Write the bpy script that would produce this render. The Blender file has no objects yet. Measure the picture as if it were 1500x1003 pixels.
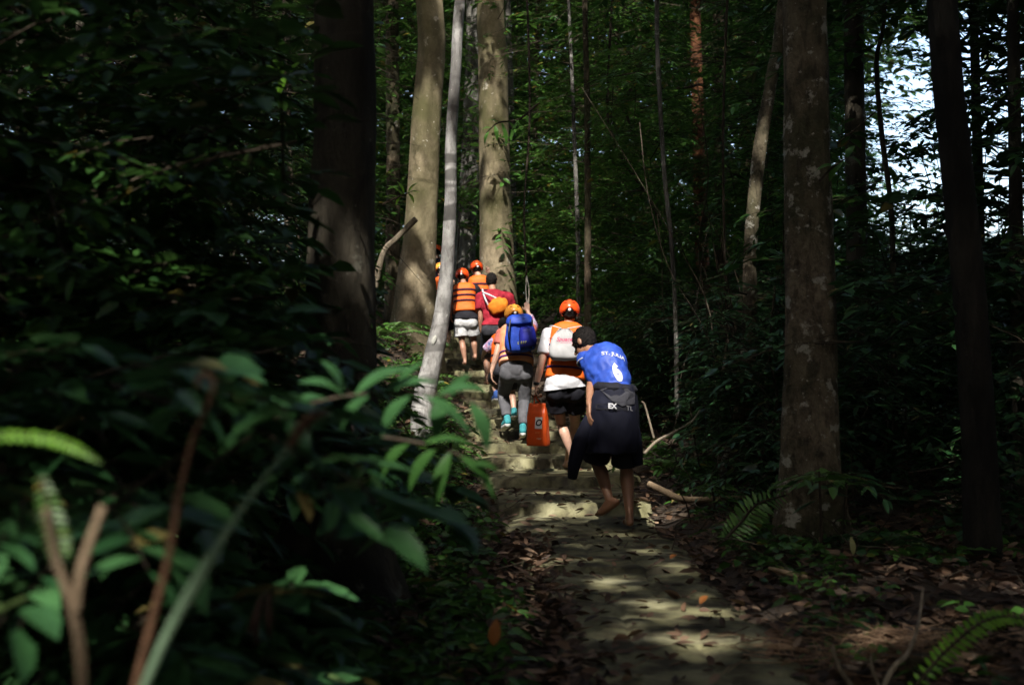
import bpy, bmesh, math, random
import numpy as np
from mathutils import Vector, Matrix, noise
from mathutils.bvhtree import BVHTree

random.seed(7); RNG = np.random.default_rng(11)
S = bpy.context.scene; COL = S.collection
R = math.radians
V = Vector

# ------------------------------------------------------------------ camera
F, CX, CY = 2000.0, 750.0, 501.5
PIT = math.atan(59 / 2000.0)
CAM = V((0, 0, 1.6))
cp, sp_ = math.cos(PIT), math.sin(PIT)

def at(px, py, D):
    u = (px - CX) / F; v = (CY - py) / F
    d = V((u, cp - v * sp_, sp_ + v * cp))
    return CAM + d * (D / d.y)

def proj(P):
    q = P - np.array(CAM)
    dep = q[:, 1] * cp + q[:, 2] * sp_
    up = -q[:, 1] * sp_ + q[:, 2] * cp
    return CX + F * q[:, 0] / dep, CY - F * up / dep

cam = bpy.data.cameras.new('camera'); co = bpy.data.objects.new('camera', cam); COL.objects.link(co)
co.location = CAM; co.rotation_euler = (R(90) + PIT, 0, 0)
cam.sensor_width = 36; cam.lens = 48; cam.clip_start = .05; cam.clip_end = 2000
cam.dof.use_dof = True; cam.dof.focus_distance = 12.6; cam.dof.aperture_fstop = 2.6
S.camera = co

# ------------------------------------------------------------------ light
SUN = V((-.14, -.80, 1.0)).normalized()
elev = math.asin(SUN.z); az = math.atan2(SUN.x, SUN.y)
w = bpy.data.worlds.new('World'); S.world = w; w.use_nodes = True
nt = w.node_tree; bg = nt.nodes['Background']
sky = nt.nodes.new('ShaderNodeTexSky'); sky.sky_type = 'NISHITA'; sky.sun_disc = False
sky.sun_elevation = elev; sky.sun_rotation = az; sky.air_density = 1.0; sky.dust_density = 4.0
nt.links.new(sky.outputs[0], bg.inputs[0]); bg.inputs[1].default_value = .15
sl = bpy.data.lights.new('sun', 'SUN'); sl.energy = 2.5; sl.angle = R(.5); sl.color = (1, .95, .86)
so = bpy.data.objects.new('sun', sl); COL.objects.link(so)
so.rotation_euler = SUN.to_track_quat('Z', 'Y').to_euler(); so.location = (0, 0, 40)
S.view_settings.view_transform = 'Standard'; S.view_settings.look = 'None'; S.view_settings.exposure = 1.8
S.view_settings.gamma = 1
c = S.cycles if hasattr(S, 'cycles') else None
try:
    c.max_bounces = 5; c.diffuse_bounces = 3; c.glossy_bounces = 2; c.transmission_bounces = 3
    c.transparent_max_bounces = 4; c.use_denoising = True; c.sample_clamp_indirect = 4
    c.caustics_reflective = False; c.caustics_refractive = False
except Exception: pass

# ------------------------------------------------------------------ materials
MATS = {}
def newmat(name):
    m = bpy.data.materials.new(name); m.use_nodes = True
    n = m.node_tree.nodes; return m, n, m.node_tree.links, n['Principled BSDF']

def tex(n, l, scale, detail=4, kind='noise', coord='Object', sc=None):
    tc = n.new('ShaderNodeTexCoord'); mp = n.new('ShaderNodeMapping')
    l.new(tc.outputs[coord], mp.inputs[0])
    if sc: mp.inputs['Scale'].default_value = sc
    t = n.new('ShaderNodeTexNoise' if kind == 'noise' else 'ShaderNodeTexVoronoi')
    t.inputs['Scale'].default_value = scale
    if kind == 'noise': t.inputs['Detail'].default_value = detail
    l.new(mp.outputs[0], t.inputs['Vector']); return t

def ramp(n, l, src, stops):
    r = n.new('ShaderNodeValToRGB'); e = r.color_ramp.elements
    while len(e) < len(stops): e.new(.5)
    for k, (p, c_) in enumerate(stops):
        e[k].position = p; e[k].color = (*c_, 1) if len(c_) == 3 else c_
    l.new(src, r.inputs[0]); return r

def bump(n, l, b, src, strength, dist=.02):
    k = n.new('ShaderNodeBump'); k.inputs['Strength'].default_value = strength; k.inputs['Distance'].default_value = dist
    l.new(src, k.inputs['Height']); l.new(k.outputs[0], b.inputs['Normal'])

def cloth(name, col, col2=None, rough=.8, spec=.2, scale=14):
    if name in MATS: return MATS[name]
    m, n, l, b = newmat(name); col2 = col2 or tuple(x * .8 for x in col)
    t = tex(n, l, scale); r = ramp(n, l, t.outputs[0], [(.35, col2), (.65, col)])
    l.new(r.outputs[0], b.inputs['Base Color']); b.inputs['Roughness'].default_value = rough
    b.inputs['Specular IOR Level'].default_value = spec
    t2 = tex(n, l, 220, 2); bump(n, l, b, t2.outputs[0], .25, .002)
    MATS[name] = m; return m

def skinmat(name, col):
    if name in MATS: return MATS[name]
    m, n, l, b = newmat(name)
    t = tex(n, l, 18); r = ramp(n, l, t.outputs[0], [(.3, tuple(x * .8 for x in col)), (.7, col)])
    l.new(r.outputs[0], b.inputs['Base Color']); b.inputs['Roughness'].default_value = .5
    b.inputs['Subsurface Weight'].default_value = .1; b.inputs['Subsurface Radius'].default_value = (.02, .008, .004)
    MATS[name] = m; return m

def leafmat(name, c0, c1, trans=.3, rough=.38, c2=None):
    if name in MATS: return MATS[name]
    m, n, l, b = newmat(name)
    g = n.new('ShaderNodeNewGeometry')
    stops = [(0, c0), (.72, c1), (.965, tuple(q * 1.15 for q in c1)), (.985, c2 or (c1[1] * 1.2, c1[1], c1[2])), (1, c2 or (c1[1] * 1.2, c1[1], c1[2]))]
    if c2: stops = [(0, c0), (.75, c1), (1, c2)]
    r = ramp(n, l, g.outputs['Random Per Island'], stops)
    t = tex(n, l, 30, 2)
    mx = n.new('ShaderNodeMixRGB'); mx.blend_type = 'MULTIPLY'; mx.inputs[0].default_value = .5
    r2 = ramp(n, l, t.outputs[0], [(.3, (.6, .6, .6)), (.7, (1, 1, 1))])
    l.new(r.outputs[0], mx.inputs[1]); l.new(r2.outputs[0], mx.inputs[2])
    l.new(mx.outputs[0], b.inputs['Base Color']); b.inputs['Roughness'].default_value = rough
    b.inputs['Specular IOR Level'].default_value = .4
    if trans > 0:
        tr = n.new('ShaderNodeBsdfTranslucent'); ms = n.new('ShaderNodeMixShader'); ms.inputs[0].default_value = trans
        hs = n.new('ShaderNodeHueSaturation'); hs.inputs['Value'].default_value = 1.4; hs.inputs['Hue'].default_value = .485
        l.new(mx.outputs[0], hs.inputs['Color']); l.new(hs.outputs[0], tr.inputs[0])
        l.new(b.outputs[0], ms.inputs[1]); l.new(tr.outputs[0], ms.inputs[2])
        l.new(ms.outputs[0], n['Material Output'].inputs[0])
    MATS[name] = m; return m

def barkmat(name, dark, light, patch=None, scale=6, pthr=.62, stretch=(1, 1, .35), bstr=.8, bands=0, moss=None, fiss=.5):
    if name in MATS: return MATS[name]
    m, n, l, b = newmat(name)
    def mix(fac, a, col, kind='MIX'):
        x = n.new('ShaderNodeMixRGB'); x.blend_type = kind; l.new(fac, x.inputs[0]); l.new(a, x.inputs[1]); x.inputs[2].default_value = (*col, 1); return x.outputs[0]
    t = tex(n, l, scale, 10, sc=stretch); t.inputs['Roughness'].default_value = .72
    r = ramp(n, l, t.outputs[0], [(.38, dark), (.50, tuple((p + q) / 2 for p, q in zip(dark, light))), (.64, light)]); out = r.outputs[0]
    big = tex(n, l, .9, 5); br = ramp(n, l, big.outputs[0], [(.42, (0, 0, 0)), (.62, (1, 1, 1))])
    out = mix(br.outputs[0], out, moss or tuple(q * .55 for q in dark))
    fis = tex(n, l, scale * 3.2, 6, sc=(1, 1, .3)); fr = ramp(n, l, fis.outputs[0], [(.38, (fiss,) * 3), (.46, (0, 0, 0))]); out = mix(fr.outputs[0], out, tuple(q * .5 for q in dark))
    if patch:
        p = tex(n, l, scale * 1.1, 8); p.inputs['Roughness'].default_value = .65; pr = ramp(n, l, p.outputs[0], [(pthr - .03, (0, 0, 0)), (pthr + .02, (.85, .85, .85))]); out = mix(pr.outputs[0], out, patch)
        p = tex(n, l, scale * 5, 3); pr = ramp(n, l, p.outputs[0], [(.70, (0, 0, 0)), (.73, (.8, .8, .8))]); out = mix(pr.outputs[0], out, patch)
    if bands:
        p = tex(n, l, 2.2, 6, sc=(.35, .35, bands)); pr = ramp(n, l, p.outputs[0], [(.53, (0, 0, 0)), (.58, (1, 1, 1))]); out = mix(pr.outputs[0], out, tuple(q * .5 for q in dark))
    l.new(out, b.inputs['Base Color']); b.inputs['Roughness'].default_value = .85; b.inputs['Specular IOR Level'].default_value = .2
    t2 = tex(n, l, scale * 4, 10, sc=stretch); t2.inputs['Roughness'].default_value = .7; bump(n, l, b, t2.outputs[0], bstr, .04)
    MATS[name] = m; return m

def plain(name, col, rough=.5, spec=.4, metal=0):
    if name in MATS: return MATS[name]
    m, n, l, b = newmat(name)
    t = tex(n, l, 25); r = ramp(n, l, t.outputs[0], [(.3, tuple(x * .85 for x in col)), (.7, col)])
    l.new(r.outputs[0], b.inputs['Base Color'])
    b.inputs['Roughness'].default_value = rough; b.inputs['Specular IOR Level'].default_value = spec; b.inputs['Metallic'].default_value = metal
    MATS[name] = m; return m

# ------------------------------------------------------------------ objects
def tag(o, label, cat, group=None, kind=None):
    if label: o['label'] = label
    if cat: o['category'] = cat
    if group: o['group'] = group
    if kind: o['kind'] = kind
    return o

def link(name, me, mats, parent=None, origin=None):
    o = bpy.data.objects.new(name, me); COL.objects.link(o)
    if not isinstance(mats, (list, tuple)): mats = [mats]
    if len(me.materials) == 0:
        for m in mats: me.materials.append(m)
    base = V((0, 0, 0))
    if parent is not None:
        q = parent
        while q is not None: base = base + q.location; q = q.parent
    org = V(origin) if origin is not None else base
    if org.length > 0: me.transform(Matrix.Translation(-org))
    o.location = org - base
    o.parent = parent
    return o

def empty(name, loc):
    o = bpy.data.objects.new(name, None); COL.objects.link(o); o.location = loc; o.empty_display_size = .2
    return o

def np_mesh(name, verts, quads, mat_idx=None, smooth=False):
    me = bpy.data.meshes.new(name)
    nv, nf = len(verts), len(quads); k = quads.shape[1]
    me.vertices.add(nv); me.vertices.foreach_set('co', np.asarray(verts, dtype=np.float32).ravel())
    me.loops.add(nf * k); me.loops.foreach_set('vertex_index', np.asarray(quads, dtype=np.int32).ravel())
    me.polygons.add(nf); me.polygons.foreach_set('loop_start', np.arange(0, nf * k, k, dtype=np.int32))
    if mat_idx is not None: me.polygons.foreach_set('material_index', np.asarray(mat_idx, dtype=np.int32))
    if smooth: me.polygons.foreach_set('use_smooth', np.ones(nf, dtype=bool))
    me.update(calc_edges=True); return me

def nrm(a): return a / np.maximum(np.linalg.norm(a, axis=-1, keepdims=True), 1e-9)

# ------------------------------------------------------------------ sun shafts (gaps in the canopy)
SHAFTS = []      # (target, radius, keep)
def shaft(px, py, D, r, keep=.0): SHAFTS.append((np.array(at(px, py, D)), r, keep))
SUNN = np.array(SUN)
def wob(P):
    return (np.sin(P[:, 0] * 3.1 + P[:, 1] * 1.7) + np.sin(P[:, 1] * 4.3 - P[:, 2] * 2.9 + 1.3) + np.sin(P[:, 2] * 5.1 + P[:, 0] * 4.7 + .4)) / 3
def clear_of_shafts(P, tmin=.3, size=0.0):
    ok = np.ones(len(P), bool)
    if not len(P): return ok
    wb = wob(P); rnd = RNG.random(len(P))
    for T, r, keep in SHAFTS:
        v = P - T; t = v @ SUNN; d = np.linalg.norm(v - t[:, None] * SUNN, axis=1)
        ok &= ~((t > tmin) & (d < r * (1 + .45 * wb) + size) & (rnd > keep))
    return ok

# ------------------------------------------------------------------ ground profile
PD = [-60, -10, 0, 5, 10, 13.2, 15, 18, 22, 26, 30, 40, 80, 600]
PZ = [-1.6, -1.4, -1.25, -1.1, -1.04, -.83, -.61, -.27, .30, 1.04, 1.5, 2.2, 3.0, 3.0]
def zp(D): return np.interp(D, PD, PZ) + 1.6
XD = [-10, 0, 5, 7.5, 10, 13.2, 15, 18, 22, 25, 30, 60]
XC = [1.0, .85, .66, .62, .53, .44, .17, -.10, -.77, -1.25, -1.7, -3]
HW = [.6, .6, .47, .5, .58, .78, .68, .52, .50, .5, .5, .5]
def xc(D): return np.interp(D, XD, XC)
def hw(D): return np.interp(D, XD, HW)
def fbm(x, y, s=1.0):
    return (np.sin(x * 1.3 * s + 1.1 * np.sin(y * .9 * s)) * .5 + np.sin(y * 1.9 * s + 1.7 * np.sin(x * 1.4 * s + 2)) * .3 + np.sin((x + y) * 3.7 * s + 1.3 * np.sin((x - y) * 2.9 * s)) * .2)
def smooth(t): t = np.clip(t, 0, 1); return t * t * (3 - 2 * t)
def ground(x, y):
    x = np.asarray(x, float); y = np.asarray(y, float)
    z = zp(y); e = x - xc(y); h = hw(y)
    far = np.abs(e) - h
    z = z - .10 * (1 - smooth(far / .25))                       # bed of the path, below the slabs
    z = z + np.where(e < 0, 1, .35) * .30 * smooth((far - .1) / 1.6) * smooth((y - 9) / 4) * (1 - smooth((y - 30) / 20))
    z = z + np.where(e < 0, .10, .02) * smooth((far - .1) / 1.0)
    z = z + .72 * np.exp(-(((x + 1.9) / 1.0) ** 2 + ((y - 17.3) / 1.8) ** 2)) * smooth(far / .6)
    low = smooth((x - 2.5) / 3.5) * smooth((y - 12) / 8)
    z = z * (1 - low) + (1.6 - .95) * low
    z = z + .05 * fbm(x, y, .8) * smooth(far / .5) + .02 * fbm(x + 9, y, 3.1) * smooth(far / .3)
    return z
def gz(x, y): return float(ground(np.array([x]), np.array([y]))[0])
RISE = .105
def tread(x, y):
    """stepped top of the path: the profile quantised into worn risers"""
    q = y + .12 * fbm(x * 2.2, y * .6) + .045 * fbm(x * 7, y * 1.3) + .03 * fbm(x * 21, y * 3)
    z = zp(q) / RISE; k = np.floor(z); f = z - k
    edge = np.clip((f - .945) / .055, 0, 1)
    st = (k + edge ** .8) * RISE + .012 * f
    blend = smooth((y - 8.6) / 1.2)
    flat = zp(y) + .015 * fbm(x * 1.5, y * 1.1)
    slab = .03 * (np.floor((y + .15 * fbm(x, y)) / 1.55) % 2)
    z = st * blend + (flat + slab) * (1 - blend)
    jy = (y + .12 * fbm(x * 1.3, y * .7)) / 1.25; jd = np.abs(jy - np.round(jy)) * 1.25
    jx = x - xc(y) + .12 * np.where(np.floor(jy + .5) % 2 > 0, 1, -1) + .06 * fbm(y * 1.7, x * .5); jd = np.minimum(jd, np.abs(jx) * 1.1)
    z = z - .014 * np.exp(-(jd / .018) ** 2)
    return z + .004 * fbm(x * 6, y * 6) + .003 * fbm(x * 17, y * 15)
def pz(x, y): return float(tread(np.array([x]), np.array([y]))[0])

def build_ground():
    xs = np.unique(np.concatenate([-np.geomspace(8, 600, 26), np.arange(-8, 8.01, .09), np.geomspace(8, 600, 26)]))
    ys = np.unique(np.concatenate([-np.geomspace(6, 500, 16), np.arange(-6, 32.01, .09), np.geomspace(32, 600, 20)]))
    X, Y = np.meshgrid(xs, ys); Z = ground(X.ravel(), Y.ravel())
    v = np.stack([X.ravel(), Y.ravel(), Z], 1); nx, ny = len(xs), len(ys)
    i = (np.arange(ny - 1)[:, None] * nx + np.arange(nx - 1)[None]).ravel()
    q = np.stack([i, i + 1, i + nx + 1, i + nx], 1)
    m, n, l, b = newmat('forest_soil')
    t = tex(n, l, 3.0, 8); t2 = tex(n, l, 22, 6)
    r = ramp(n, l, t.outputs[0], [(.3, (.018, .012, .008)), (.55, (.05, .033, .02)), (.75, (.075, .055, .03))])
    l.new(r.outputs[0], b.inputs['Base Color']); b.inputs['Roughness'].default_value = .95
    bump(n, l, b, t2.outputs[0], .9, .04)
    o = link('ground', np_mesh('ground', v, q, smooth=True), m); o['kind'] = 'structure'

def build_path():
    ys = np.arange(2.2, 27, .022); us = np.linspace(-1, 1, 64)
    U, Y = np.meshgrid(us, ys); U = U.ravel(); Y = Y.ravel()
    edge = 1 + .10 * fbm(Y * 2.1 + 7 * np.sign(U), U * 0 + 3) + .05 * fbm(Y * 7 + 3 * np.sign(U), U * 0)
    X = xc(Y) + U * hw(Y) * edge
    Z = tread(X, Y) - .14 * smooth((np.abs(U) - .93) / .07) - .02 * smooth((np.abs(U) - .75) / .2)
    v = np.stack([X, Y, Z], 1); nx, ny = len(us), len(ys)
    i = (np.arange(ny - 1)[:, None] * nx + np.arange(nx - 1)[None]).ravel()
    q = np.stack([i, i + 1, i + nx + 1, i + nx], 1)
    m, n, l, b = newmat('mossy_stone')
    t = tex(n, l, 2.2, 9); t2 = tex(n, l, 5.5, 9); t3 = tex(n, l, 40, 6)
    r = ramp(n, l, t.outputs[0], [(.30, (.055, .052, .026)), (.5, (.17, .16, .078)), (.68, (.29, .275, .165))])
    st = ramp(n, l, t2.outputs[0], [(.40, (.16, .12, .085)), (.56, (1, 1, 1))])
    mx = n.new('ShaderNodeMixRGB'); mx.blend_type = 'MULTIPLY'; mx.inputs[0].default_value = .85
    l.new(r.outputs[0], mx.inputs[1]); l.new(st.outputs[0], mx.inputs[2])
    l.new(mx.outputs[0], b.inputs['Base Color']); b.inputs['Roughness'].default_value = .85
    bump(n, l, b, t3.outputs[0], .6, .015)
    o = link('path', np_mesh('path', v, q, smooth=True), m); o['kind'] = 'structure'

# ------------------------------------------------------------------ leaves
def leaf_arrays(P, D, N, L, W, fold=.25, tip=.12):
    """n folded leaves: (verts 6n, quads 2n)"""
    n = len(P); D = nrm(D); Sd = nrm(np.cross(D, N)); N = nrm(np.cross(Sd, D))
    L = np.broadcast_to(L, (n,))[:, None]; W = np.broadcast_to(W, (n,))[:, None] * .5
    dn = np.array([0, 0, -1.0]) * (L * tip)
    v = np.empty((n, 6, 3))
    v[:, 0] = P; v[:, 3] = P + D * L + dn
    v[:, 1] = P + D * L * .30 + Sd * W + N * W * fold
    v[:, 2] = P + D * L * .66 + Sd * W * .82 + N * W * fold + dn * .4
    v[:, 5] = P + D * L * .30 - Sd * W + N * W * fold
    v[:, 4] = P + D * L * .66 - Sd * W * .82 + N * W * fold + dn * .4
    b = (np.arange(n) * 6)[:, None]
    q = np.concatenate([b + np.array([[0, 1, 2, 3]]), b + np.array([[0, 3, 4, 5]])], 1).reshape(-1, 4)
    return v.reshape(-1, 3), q

def stick_arrays(A, B, r0, r1):
    """n three-sided thin sticks from A to B"""
    n = len(A); D = nrm(B - A); up = np.where(np.abs(D[:, 2:3]) > .9, np.array([[1.0, 0, 0]]), np.array([[0, 0, 1.0]]))
    X = nrm(np.cross(D, up)); Y = np.cross(D, X); v = np.empty((n, 6, 3))
    r0 = np.broadcast_to(r0, (n,))[:, None]; r1 = np.broadcast_to(r1, (n,))[:, None]
    for k in range(3):
        a = 2 * math.pi * k / 3; o = X * math.cos(a) + Y * math.sin(a)
        v[:, k] = A + o * r0; v[:, 3 + k] = B + o * r1
    b = (np.arange(n) * 6)[:, None]
    q = np.concatenate([b + np.array([[0, 1, 4, 3]]), b + np.array([[1, 2, 5, 4]]), b + np.array([[2, 0, 3, 5]])], 1).reshape(-1, 4)
    return v.reshape(-1, 3), q

KEEP = [(560, 790, -50, 560, 20.5), (690, 990, 380, 800, 14.5), (610, 760, 470, 660, 16.5), (800, 1230, -60, 480, 9), (545, 700, 440, 520, 16.5), (482, 560, -50, 500, 6.35), (1150, 1225, 300, 760, 9), (1012, 1040, -50, 430, 21), (853, 868, -50, 480, 17.9), (832, 850, 60, 330, 19.8)]
GAPS = [(1258, 1345, 20, 360), (1388, 1420, 160, 280), (1442, 1500, 185, 295), (1010, 1024, 40, 70), (985, 1010, 250, 270), (1062, 1085, 150, 240), (1100, 1112, 60, 100), (905, 920, 30, 60), (790, 802, 60, 90), (700, 712, 20, 50)]
def in_the_open(P, lvl):
    """keeps boughs out of the walkers' clearing and out of the breaks towards the sky"""
    D = P[:, 1]; ok = ~((np.abs(P[:, 0] - xc(D)) < hw(D) + .05) & (P[:, 2] < zp(D) + 2.0) & (D < 27))
    if not len(P): return ok
    px, py = proj(P)
    for a, b, c_, d, m in KEEP: ok &= ~((px > a) & (px < b) & (py > c_) & (py < d) & (D < m) & (D > 0))
    rnd = RNG.random(len(P)); wb = wob(P * 2.2)
    for a, b, c_, d in GAPS: ok &= ~((((px - (a + b) / 2) / (b - a) * 2) ** 2 + ((py - (c_ + d) / 2) / (d - c_) * 2) ** 2 < 1 + .5 * wb) & (D > 0) & (rnd + .4 * wb < .50))
    return ok

class Foliage:
    """collects leaves (slot 0) and twigs (slot 1) for one mesh"""
    def __init__(s, open_=0): s.v = []; s.q = []; s.m = []; s.n = 0; s.open = open_
    def add(s, vq, slot):
        v, q = vq
        if len(v) == 0: return
        s.v.append(v); s.q.append(q + s.n); s.m.append(np.full(len(q), slot)); s.n += len(v)
    def twigs(s, P, D, length, nl=10, L=.09, W=.04, ang=52, droop=.25, jit=.25, stick=.0025, shafts=True, pinnate=False, start=.12):
        P = np.asarray(P, float); D = nrm(np.asarray(D, float)); M = len(P)
        if M == 0: return
        length = np.broadcast_to(length, (M,)) * RNG.uniform(.7, 1.25, M)
        Z = np.array([0, 0, 1.0]); side = nrm(np.cross(D, Z) + 1e-6); upv = nrm(np.cross(side, D))
        t = np.linspace(start, 1, nl)[None, :]
        pos = P[:, None] + D[:, None] * (length[:, None] * t)[..., None] - Z * (droop * length[:, None] * t ** 2)[..., None]
        tang = nrm(D[:, None] - Z * (2 * droop * t)[..., None])
        sg = np.where(np.arange(nl) % 2 == 0, 1.0, -1.0)[None, :, None]
        if pinnate:
            pos = np.concatenate([pos, pos], 1); tang = np.concatenate([tang, tang], 1)
            sg = np.concatenate([np.ones((1, nl, 1)), -np.ones((1, nl, 1))], 1); tt = np.concatenate([t, t], 1)
        else: tt = np.broadcast_to(t, (1, nl))
        nn = pos.shape[1]
        a = np.radians(ang + RNG.normal(0, 12, (M, nn)))[..., None]
        a = np.where(tt[..., None] > .97, a * .3, a)
        ld = tang * np.cos(a) + side[:, None] * sg * np.sin(a) + RNG.normal(0, jit * .6, (M, nn, 3)) * np.array([1, 1, .7])
        ln = upv[:, None] + RNG.normal(0, jit, (M, nn, 3))
        sz = RNG.uniform(.7, 1.2, (M, nn)) * (1 - .35 * np.abs(tt - .5) * (1 if pinnate else .6))
        sz = sz * RNG.uniform(.75, 1.25, (M, 1)); rw = np.repeat(RNG.uniform(.65, 1.35, M), nn)
        keep = RNG.random((M, nn)) > .08
        f = lambda x: x.reshape(-1, *x.shape[2:])
        p, d, n_, z_ = f(pos), f(ld), f(ln), f(sz); k = f(keep)
        if shafts: k &= clear_of_shafts(p)
        if s.open: k &= in_the_open(p, s.open)
        s.add(leaf_arrays(p[k], d[k], n_[k], L * z_[k], W * (z_ * rw)[k]), 0)
        if stick:
            mid = P + D * (length * .5)[:, None] - Z * (droop * length * .25)[:, None]
            end = P + D * length[:, None] - Z * (droop * length)[:, None]
            s.add(stick_arrays(P, mid, stick * 1.3, stick), 1); s.add(stick_arrays(mid, end, stick, stick * .5), 1)
    def leaves(s, P, D, N, L, W, **k): s.add(leaf_arrays(P, D, N, L, W, **k), 0)
    def build(s, name, mats, parent=None, origin=None):
        if not s.v: return None
        me = np_mesh(name, np.concatenate(s.v), np.concatenate(s.q), np.concatenate(s.m))
        return link(name, me, mats, parent, origin)

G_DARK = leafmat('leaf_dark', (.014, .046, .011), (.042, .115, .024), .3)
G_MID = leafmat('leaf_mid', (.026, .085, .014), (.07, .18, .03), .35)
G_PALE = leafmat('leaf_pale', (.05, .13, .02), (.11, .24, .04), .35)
G_BLUE = leafmat('leaf_bluish', (.02, .07, .024), (.05, .135, .045), .25, .3)
G_FERN = leafmat('leaf_fern', (.05, .12, .025), (.12, .25, .06), .35, .45, (.13, .26, .06))
G_LIME = leafmat('leaf_lime', (.10, .26, .02), (.16, .36, .03), .4, .45, (.16, .36, .03))
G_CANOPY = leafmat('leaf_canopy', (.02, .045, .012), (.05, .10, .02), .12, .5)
LITTER = leafmat('leaf_litter', (.04, .022, .013), (.125, .07, .04), .05, .7, (.25, .17, .11))
TWIG = barkmat('twig_bark', (.03, .022, .014), (.09, .07, .05), scale=20, bstr=.2)
PALETWIG = barkmat('pale_twig', (.16, .13, .09), (.34, .29, .22), scale=20, bstr=.2)

# ------------------------------------------------------------------ tubes / trunks
def spline(pts, n):
    P = np.array([np.array(p, float) for p in pts]); m = len(P)
    ext = np.vstack([2 * P[0] - P[1], P, 2 * P[-1] - P[-2]])
    out = []
    for t in np.linspace(0, m - 1 - 1e-6, n):
        i = int(t); f = t - i; a, b, c_, d = ext[i], ext[i + 1], ext[i + 2], ext[i + 3]
        out.append(.5 * (2 * b + (c_ - a) * f + (2 * a - 5 * b + 4 * c_ - d) * f * f + (3 * b - a - 3 * c_ + d) * f ** 3))
    return np.array(out)

def tube(pts, radii, seg=14, n=None, rough=.0, flare=0, fh=.5, lobes=0, lob=0, bumps=0, seed=0, cap=True):
    """a bmesh-free tube: returns (verts, quads)"""
    n = n or max(8, len(pts) * 8)
    P = spline(pts, n); rr = np.interp(np.linspace(0, 1, n), np.linspace(0, 1, len(radii)), radii)
    T = np.gradient(P, axis=0); T = nrm(T)
    up = np.array([0, 1.0, 0]) if abs(T[0, 2]) > .7 else np.array([0, 0, 1.0])
    X = nrm(np.cross(T, up[None])); Y = np.cross(T, X)
    th = np.linspace(0, 2 * np.pi, seg, endpoint=False)
    s_ = np.concatenate([[0], np.cumsum(np.linalg.norm(np.diff(P, axis=0), axis=1))])
    fl = flare * np.exp(-s_ / fh)
    rad = rr[:, None] * (1 + fl[:, None] * (1 + lob * np.cos(lobes * th[None] + seed)))
    if lobes: rad *= 1 + .06 * np.cos(lobes * th[None] + seed + .4 * np.sin(s_[:, None]))
    if rough:
        rad *= 1 + rough * (np.sin(3 * th[None] + s_[:, None] * 4 + seed) * .4 + np.sin(5 * th[None] - s_[:, None] * 7 + 2 * seed) * .3 + np.sin(2 * th[None] + s_[:, None] * 13 + seed) * .3 + RNG.normal(0, .25, (n, seg)))
    if bumps: rad *= 1 + bumps * np.maximum(0, np.sin(s_ * 9 + seed))[:, None] ** 6
    v = P[:, None] + (X[:, None] * np.cos(th)[None, :, None] + Y[:, None] * np.sin(th)[None, :, None]) * rad[..., None]
    v = v.reshape(-1, 3)
    i, j = np.meshgrid(np.arange(n - 1), np.arange(seg), indexing='ij'); i = i.ravel(); j = j.ravel(); k = (j + 1) % seg
    q = np.stack([i * seg + j, i * seg + k, (i + 1) * seg + k, (i + 1) * seg + j], 1)
    if cap:
        v = np.vstack([v, P[0] - T[0] * rr[0] * .3, P[-1] + T[-1] * rr[-1] * .3]); nb = n * seg
        j = np.arange(0, seg, 1); k = (j + 1) % seg
        q = np.vstack([q, np.stack([np.full(seg, nb), k, j, j], 1)[:, [0, 1, 2, 2]], np.stack([np.full(seg, nb + 1), (n - 1) * seg + j, (n - 1) * seg + k, (n - 1) * seg + k], 1)])
    return v, q

class Tubes:
    def __init__(s): s.v = []; s.q = []; s.n = 0
    def add(s, pts, radii, **k):
        v, q = tube(pts, radii, **k); s.v.append(v); s.q.append(q + s.n); s.n += len(v); return s
    def mesh(s, name):
        v = np.concatenate(s.v); q = np.concatenate(s.q)
        me = bpy.data.meshes.new(name)
        tri = q[:, 2] == q[:, 3]
        me.from_pydata(v.tolist(), [], [tuple(f[:3]) if t else tuple(f) for f, t in zip(q.tolist(), tri)])
        me.polygons.foreach_set('use_smooth', np.ones(len(me.polygons), bool)); me.update(); return me
    def build(s, name, mats, parent=None, origin=None): return link(name, s.mesh(name), mats, parent, origin)

# ------------------------------------------------------------------ people: fused bodies and clothes
def frame(up, right):
    up = up.normalized(); right = (right - up * right.dot(up)).normalized(); fwd = up.cross(right)
    return right, fwd, up

_SPH = {}
def _sphere(seg):
    if seg not in _SPH:
        nv = seg // 2 + 2; v = [V((0, 0, 1))]; f = []
        for i in range(1, nv):
            a = math.pi * i / nv
            v += [V((math.sin(a) * math.cos(2 * math.pi * j / seg), math.sin(a) * math.sin(2 * math.pi * j / seg), math.cos(a))) for j in range(seg)]
        v.append(V((0, 0, -1))); last = len(v) - 1; k = lambda i, j: 1 + (i - 1) * seg + j % seg
        for j in range(seg):
            f.append((0, k(1, j), k(1, j + 1))); f.append((last, k(nv - 1, j + 1), k(nv - 1, j)))
            for i in range(1, nv - 1): f.append((k(i, j), k(i + 1, j), k(i + 1, j + 1), k(i, j + 1)))
        _SPH[seg] = (v, f)
    return _SPH[seg]

def prim_ell(bm, c_, rad, B, seg=20):
    v, f = _sphere(seg); c_ = V(c_); X, Y, Z = B[0] * rad[0], B[1] * rad[1], B[2] * rad[2]
    vs = [bm.verts.new(c_ + X * p.x + Y * p.y + Z * p.z) for p in v]
    for q in f: bm.faces.new([vs[i] for i in q])

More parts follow.
